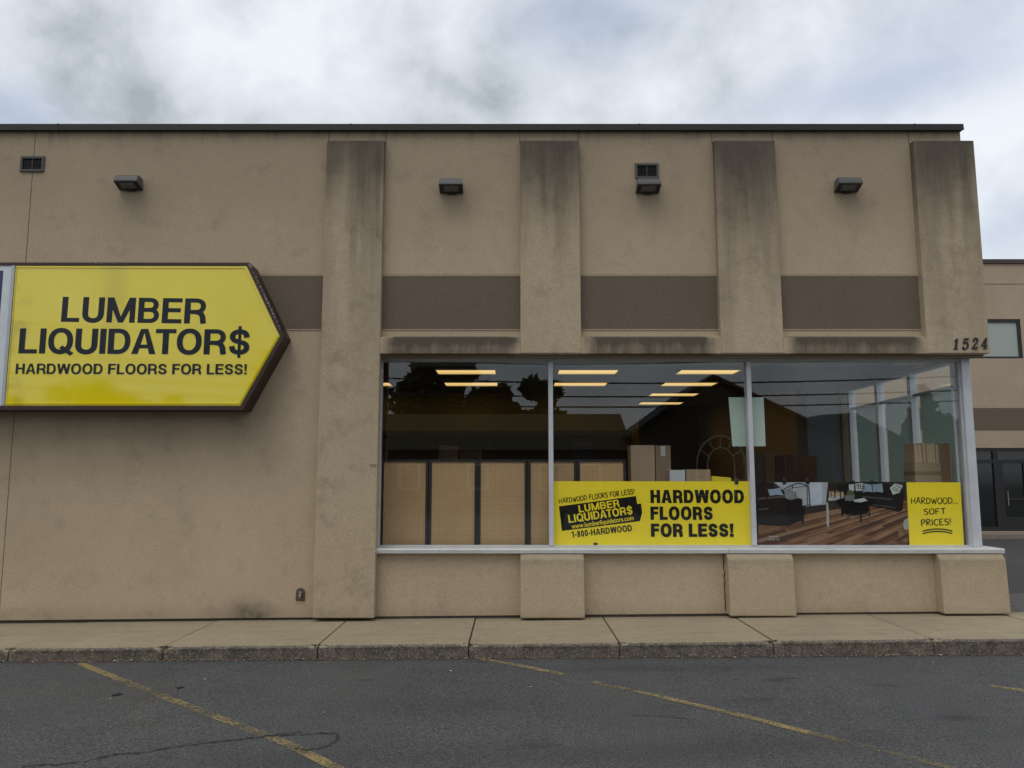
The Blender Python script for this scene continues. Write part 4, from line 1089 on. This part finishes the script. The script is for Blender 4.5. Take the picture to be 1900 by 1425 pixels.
# ---- vents
def make_vent(lab):
    t = thing('wall_vent', lab, 'vent', (0, 0, 0), 'small metal wall vents')
    w, h, f = .148, .099, .027
    bm = B()
    for q in ((-w, w, h - f, h), (-w, w, -h, -h + f), (-w, -w + f, -h + f, h - f), (w - f, w, -h + f, h - f)): box(bm, q[0], q[1], -.022, 0, q[2], q[3])
    box(bm, -.004, .004, -.014, 0, -h + f, h - f)
    obj('frame', bm, M['vent'], t, local=True)
    bm = B(); box(bm, -w + f, w - f, -.002, 0, -h + f, h - f)
    for k in range(9):
        z = -h + f + .008 + k * .0158; prism_yz(bm, [(-.012, z), (-.011, z + .002), (-.002, z + .010), (-.002, z + .007)], -w + f, w - f)
    obj('louvre', bm, M['black'], t, local=True)
    return t
v0 = None
for px, py, lab in ((61, 305, 'small dark wall vent near the left end of the roof edge'), (1200, 318, 'small dark wall vent directly above a wall lamp')):
    if v0 is None: o = v0 = make_vent(lab)
    else: o = copy_tree(v0); o['label'] = lab
    x, z = P(px, py); o.location = (x, -.0005, z)

# ---- house number
num = thing('house_number', 'black italic house number 1524 at the foot of the corner pilaster', 'house number', (PX(1804, 646, -.13), -.13, PZ(648, -.13)))
DIG = {'1': ([([(.30, .02), (.30, .95)], .22)], [[(.08, .0), (.52, .0), (.52, .09), (.08, .09)], [(.08, .74), (.20, .96), (.40, 1.0), (.22, .72)]]),
       '5': ([(catmull([(.10, .5), (.30, .62), (.54, .54), (.62, .32), (.5, .1), (.28, .03), (.08, .12)], 6), .155), ([(.14, .48), (.16, .92)], .11)], [[(.12, .86), (.60, .84), (.64, 1.0), (.12, 1.0)], [(.02, .10), (.16, .04), (.20, .24), (.06, .26)]]),
       '2': ([(catmull([(.12, .74), (.20, .93), (.38, .95), (.54, .82), (.50, .6), (.30, .36), (.12, .12)], 6), .155)], [[(.02, .0), (.60, .0), (.66, .26), (.56, .17), (.04, .15)], [(.04, .66), (.20, .66), (.20, .82), (.06, .80)]]),
       '4': ([([(.46, .0), (.46, 1.0)], .19), ([(.04, .30), (.68, .30)], .11)], [[(.0, .26), (.10, .26), (.50, .98), (.38, 1.0)], [(.26, .0), (.66, .0), (.66, .07), (.26, .07)]])}
for ch, px in zip('1524', (1769, 1785.5, 1803.5, 1820.5)):
    pl = Plate(yfront(3.2) - .002, .0003)
    f = line_xf(px, 648 - (px - 1769) * .02, px + 19, 648 - (px - 1769) * .02, 20.5, -.14)
    sh_ = lambda p: f((p[0] * .92 + p[1] * .20, p[1]))
    for pts, w in DIG[ch][0]: pl.ribbon(pts, w, xf=sh_)
    for pts in DIG[ch][1]: pl.face([sh_(p) for p in pts])
    pl.thick(.010)
    obj('digit', pl.bm, M['numeral'], num)

# ---- hose tap in its recess
x, z = P(558, 1104)
tap = thing('hose_tap', 'metal hose tap in a small arched recess low on the wall', 'tap', (x, 0, z - .08))
bm = B()
pts = [(x - .055, z - .075), (x + .055, z - .075)] + [(x + .055 * math.cos(R(a)), z + .03 + .05 * math.sin(R(a))) for a in range(0, 181, 20)]
prism_xz(bm, pts, -.002, .003); obj('recess', bm, plain('painted recess shade', (.10, .078, .055), .95, var=.4, scale=30), tap)  # flat plate, the shade of the recess painted into its colour
bm = B()
op = [(x + (p[0] - x) * 1.16, z + (p[1] - z) * 1.14) for p in pts]
for i in range(len(pts)):
    j = (i + 1) % len(pts); hexa(bm, [(op[i][0], -.007, op[i][1]), (op[j][0], -.007, op[j][1]), (pts[j][0], -.004, pts[j][1]), (pts[i][0], -.004, pts[i][1])], [(op[i][0], .002, op[i][1]), (op[j][0], .002, op[j][1]), (pts[j][0], .002, pts[j][1]), (pts[i][0], .002, pts[i][1])])
obj('recess_rim', bm, M['wall'], tap)
bm = B(); tube(bm, [(x + .005, .0, z + .015), (x + .005, -.035, z + .015), (x + .005, -.055, z + .005), (x + .003, -.06, z - .03)], [.013, .013, .013, .012], 10); obj('spout', bm, M['steel'], tap, True)
bm = B(); tube(bm, [(x - .022, -.032, z + .036), (x + .03, -.032, z + .036)], .006, 8); tube(bm, [(x + .005, -.032, z + .015), (x + .005, -.032, z + .038)], .006, 8); obj('valve_handle', bm, M['steel'], tap, True)

# ================================================================== THE WING BEHIND ON THE RIGHT
WY = 13.6
off = thing('office_building', 'two storey tan stucco building behind the corner with dark storefront glass', 'building', (14, WY, .1))
zt = PZ(489, WY); zw0, zw1 = PZ(665, WY), PZ(592, WY); zb0, zb1 = PZ(798, WY), PZ(757, WY); zs1 = PZ(831, WY)
xw = PX(1896, 630, WY)
bm = B()
x0, x1 = 7.0, 26.0
box(bm, x0, xw - 2.2, WY, WY + .3, zw0, zw1); box(bm, xw, x1, WY, WY + .3, zw0, zw1)
box(bm, x0, x1, WY, WY + .3, zw1, zt); box(bm, x0, x1, WY, WY + .3, zs1, zw0)
box(bm, x0, 11.6, WY, WY + .3, .05, zs1); box(bm, 17.5, x1, WY, WY + .3, .05, zs1)
box(bm, 11.6, 17.5, WY, WY + .3, .05, .22)
box(bm, x0, x0 + .3, WY + .3, WY + 9, .05, zt); box(bm, x1 - .3, x1, WY + .3, WY + 9, .05, zt); box(bm, x0, x1, WY + 9, WY + 9.3, .05, zt)
obj('wall', bm, M['far_wall'], off)
bm = B(); box(bm, x0 + .3, x1 - .3, WY + .3, WY + 9, zt - .4, zt - .2); obj('roof', bm, M['coping'], off)
bm = B(); box(bm, x0 - .05, x1 + .05, WY - .06, WY + .35, zt, zt + .12); obj('coping', bm, plain('brown coping', (.05, .035, .033), .5), off)
bm = B(); box(bm, x0, x1, WY - .012, WY, zb0, zb1); obj('band', bm, M['band'], off)
bm = B(); z = PZ(527, WY); box(bm, x0, x1, WY - .004, WY, z - .01, z + .01); obj('wall_joint', bm, M['joint'], off)
bm = B()
for q in ((xw - 2.2, xw - 2.1, zw0, zw1), (xw - .09, xw, zw0, zw1), (xw - 2.1, xw - .09, zw1 - .09, zw1), (xw - 2.1, xw - .09, zw0, zw0 + .06)): box(bm, q[0], q[1], WY + .02, WY + .1, q[2], q[3])
w = obj('window', bm, M['black'], off)
bl, gg, bb_ = principled('pale blind'); zz = gg.xyz()[2]
gg.put(bb_.inputs['Base Color'], gg.mix(((zz * 26.0).op('FRACT')).ramp(.75, .95) * .3, (.36, .40, .36), (.20, .22, .2))); bb_.inputs['Roughness'].default_value = .3
bm = B(); box(bm, xw - 2.1, xw - .09, WY + .06, WY + .08, zw0 + .06, zw1 - .09); obj('blind', bm, bl, w)
bm = B(); xd = PX(1853, 920, WY); xe = PX(1913, 920, WY)
for q in ((11.6, 11.7), (12.75, 12.85), (xd - .07, xd + .07), (xe, xe + .1), (17.4, 17.5)): box(bm, q[0], q[1], WY + .02, WY + .14, .22, zs1)
for q in ((zs1 - .1, zs1), (PZ(856, WY) - .05, PZ(856, WY) + .05), (.221, .34)): box(bm, 11.702, 17.398, WY + .022, WY + .138, *q)
sf = obj('storefront', bm, M['black'], off)
bm = B(); box(bm, 11.65, 17.45, WY + .07, WY + .085, .3, zs1 - .05); obj('pane', bm, M['dark_glass'], sf)
bm = B(); zm = PZ(930, WY)
for q in ((xd + .072, xd + .2, .34, 2.2), (xe - .14, xe - .002, .34, 2.2), (xd + .202, xe - .142, 1.1, 1.16), (xd + .202, xe - .142, .341, .62)): box(bm, q[0], q[1], WY + .03, WY + .066, q[2], q[3])
dr = obj('door', bm, M['black'], off)
bm = B(); tube(bm, [(xd + .26, WY - .02, .95), (xd + .26, WY - .02, 1.35)], .014, 8); obj('handle', bm, M['steel'], dr)
bm = B(); box(bm, 7.2, 26, WY - 1.0, WY - .002, .06, .2, .01); struct('office_walk', bm, plain('walk concrete', (.22, .185, .14), .9, var=.3))

# ================================================================== ACROSS THE STREET (met only as reflections in the glass)
shing = plain('shingle', (.045, .043, .042), .9, var=.35, scale=3)
siding = plain('dark siding', (.10, .075, .055), .85, var=.2)
white = plain('white trim', (.55, .55, .53), .6)
HY = -35.0
h = thing('gable_house', 'steep gabled house with an arched window across the street', 'house', (12.5, HY, 0))
bm = B(); prism_xz(bm, [(7.2, -.2), (18.2, -.2), (18.2, 4.1), (11.3, 7.3), (7.2, 4.6)], HY, HY - 9); obj('wall', bm, siding, h)
bm = B()
for a, b in (((6.6, 4.15), (11.3, 7.5)), ((11.3, 7.5), (18.8, 3.9))):
    prism_xz(bm, [a, b, (b[0], b[1] + .18), (a[0], a[1] + .18)], HY + .5, HY - 9.4)
obj('roof', bm, shing, h)
bm = B(); cx = 11.7
tube(bm, [(cx + 1.35 * math.cos(R(a)), HY + .05, 2.6 + 1.6 * math.sin(R(a))) for a in range(0, 181, 15)], .06, 6)
tube(bm, [(cx + .75 * math.cos(R(a)), HY + .05, 2.6 + .95 * math.sin(R(a))) for a in range(0, 181, 15)], .045, 6)
for a in (30, 60, 90, 120, 150): tube(bm, [(cx + .75 * math.cos(R(a)), HY + .05, 2.6 + .95 * math.sin(R(a))), (cx + 1.35 * math.cos(R(a)), HY + .05, 2.6 + 1.6 * math.sin(R(a)))], .04, 6)
for dx_ in (-1.35, -.75, .75, 1.35): tube(bm, [(cx + dx_, HY + .05, .9), (cx + dx_, HY + .05, 2.6)], .05, 6)
for zz_ in (.9, 1.75): tube(bm, [(cx - 1.35, HY + .05, zz_), (cx + 1.35, HY + .05, zz_)], .045, 6)
aw = obj('arched_window', bm, white, h)
bm = B(); prism_xz(bm, [(cx - 1.35, .9), (cx + 1.35, .9)] + [(cx + 1.35 * math.cos(R(a)), 2.6 + 1.6 * math.sin(R(a))) for a in range(0, 181, 15)], HY + .03, HY - .0); obj('pane', bm, M['dark_glass'], aw)
bm = B()
for x, z in ((16.2, 1.0), (16.2, 2.6)): box(bm, x - .5, x + .5, HY + .0, HY + .04, z, z + 1.2)
obj('window', bm, M['dark_glass'], h)
h = thing('low_house', 'long low shingled house across the street beside the gabled one', 'house', (-2, -37, 0))
bm = B(); box(bm, -10, 6.6, -46, -37, -.2, 3.6); obj('wall', bm, plain('brick brown', (.09, .06, .045), .9, var=.25), h)
bm = B(); prism_yz(bm, [(-36.4, 3.5), (-41.5, 6.0), (-46.6, 3.5)], -10.5, 7.0); obj('roof', bm, plain('brown shingle', (.075, .062, .03), .9, var=.3, scale=4), h)
for x in (-6, -2.0, 2.2, 4.6):
    bm = B()
    for q in ((x - .62, x - .5, 1.2, 2.7), (x + .5, x + .62, 1.2, 2.7), (x - .5, x + .5, 2.6, 2.7), (x - .5, x + .5, 1.2, 1.3)): box(bm, q[0], q[1], -37, -36.94, q[2], q[3])
    w = obj('window', bm, white, h); bm = B(); box(bm, x - .5, x + .5, -37, -36.97, 1.3, 2.6); obj('pane', bm, M['dark_glass'], w)
h = thing('small_house', 'small flat gabled house across the street right of the steep one', 'house', (22, -38, 0))
bm = B(); prism_xz(bm, [(18.6, -.2), (24.6, -.2), (24.6, 3.2), (20.4, 5.4), (18.6, 5.3)], -38, -46); obj('wall', bm, siding, h)
bm = B(); prism_xz(bm, [(18.3, 5.35), (20.4, 5.5), (25.2, 3.0), (25.2, 3.25), (20.4, 5.75), (18.3, 5.6)], -37.5, -46.5); obj('roof', bm, shing, h)

leafm = plain('leaves', (.045, .065, .025), .7, var=.5, scale=2)
bark = plain('bark', (.07, .05, .035), .9, var=.4, scale=8)
def tree(name, lab, x, y, H, W, conifer=False, n=2600, seed=1):
    rg = random.Random(seed); t = thing(name, lab, 'tree', (x, y, -.1), 'trees across the street')
    bm = B(); tube(bm, [(0, 0, 0), (.1, .05, H * .3), (.0, .1, H * .7), (.05, 0, H * (.97 if conifer else .85))], [H * .028, H * .022, H * .012, .02], 8)
    if not conifer:
        for k in range(7):
            a = rg.uniform(0, 6.28); z = H * rg.uniform(.3, .6); tube(bm, [(0, 0, z), (W * .25 * math.cos(a), W * .25 * math.sin(a), z + H * .12), (W * .4 * math.cos(a), W * .4 * math.sin(a), z + H * .25)], [.09, .06, .02], 6)
    obj('trunk', bm, bark, t, True, local=True)
    bm = B(); cl = []
    if conifer:
        for k in range(60):
            u = k / 60; a = k * 2.4; r = W * .5 * (1 - u) ** .85 * rg.uniform(.7, 1.05); cl.append((r * math.cos(a) * .75, r * math.sin(a) * .75, H * (.1 + .88 * u), W * .16 * (1.05 - u)))
    else:
        for k in range(24):
            a = rg.uniform(0, 6.28); r = W * .42 * math.sqrt(rg.random()); z = H * rg.uniform(.42, .92); r *= 1 - abs(z / H - .6) * .9
            cl.append((r * math.cos(a), r * math.sin(a), z, W * rg.uniform(.10, .19)))
    for k in range(n):
        c = rg.choice(cl); d = Vector((rg.gauss(0, 1), rg.gauss(0, 1), rg.gauss(0, .8))).normalized() * c[3] * rg.uniform(.5, 1.1)
        p = Vector(c[:3]) + d; s = rg.uniform(.22, .48); u = Vector((rg.gauss(0, 1), rg.gauss(0, 1), rg.gauss(0, 1))).normalized(); v = u.orthogonal().normalized()
        bm.faces.new([bm.verts.new(p + q) for q in (u * s, v * s * .6, u * -s, v * s * -.6)])
    obj('crown', bm, leafm, t, local=True)
    return t
tree('broadleaf_tree', 'tallest broad leafy tree behind the low house', -4.9, -51, 11.8, 8.2, n=4500, seed=2)
tree('broadleaf_tree', 'rounded leafy tree behind the middle of the low house', -1.2, -53, 9.6, 5, n=3000, seed=3)
tree('broadleaf_tree', 'smaller leafy tree at the right end of the low house', 2.0, -52, 10.2, 4.4, n=3000, seed=4)
tree('broadleaf_tree', 'leafy tree at the far left end across the street', -14, -44, 11, 9, n=3500, seed=5)
for k, (tx, H_) in enumerate(((-39, 8.6), (-33, 9.6), (-27, 8.2), (-21, 7.2))):
    tree('broadleaf_tree', ('leafy tree farthest along the street to the left', 'tallest leafy tree in the left row across the street', 'leafy tree third along the left row', 'shortest leafy tree of the left row')[k], tx, -51, H_, 7, n=2200, seed=20 + k)
tree('conifer_tree', 'pointed evergreen beyond the small house', 25.8, -40, 7.8, 5.2, True, 3500, 6)
tree('broadleaf_tree', 'low leafy tree right of the evergreen', 33, -48, 6.5, 7, n=2500, seed=7)
wood = plain('pole wood', (.09, .07, .055), .9, var=.3)
def pole(x, lab):
    t = thing('utility_pole', lab, 'utility pole', (x, -22, -.1), 'utility poles along the street')
    bm = B(); tube(bm, [(0, 0, 0), (0, 0, 9)], [.16, .11], 10); obj('shaft', bm, wood, t, local=True)
    bm = B(); box(bm, -.06, .06, -1.1, 1.1, 8.0, 8.14); obj('crossarm', bm, wood, t, local=True)
pole(-24, 'wooden utility pole at the left end of the street wires'); pole(29, 'wooden utility pole at the right end of the street wires')
for k, (y, za, zb, sag) in enumerate(((-21, 8.2, 8.2, 1.5), (-22.9, 8.2, 8.2, 1.7), (-22, 7.2, 6.6, 1.3), (-22.1, 6.2, 5.9, 1.0), (-21.8, 5.6, 5.4, .9))):
    bm = B(); tube(bm, [(-24 + 53 * u / 24, y, za + (zb - za) * u / 24 - sag * 4 * (u / 24) * (1 - u / 24)) for u in range(25)], .022 + .012 * (k > 1), 6)
    tag(obj('power_line', bm, M['black']), ('topmost street wire nearest the store', 'topmost street wire on the far side', 'thick middle wire slung along the street', 'low street wire second from the bottom', 'lowest wire along the street')[k], 'wire', 'wires along the street')
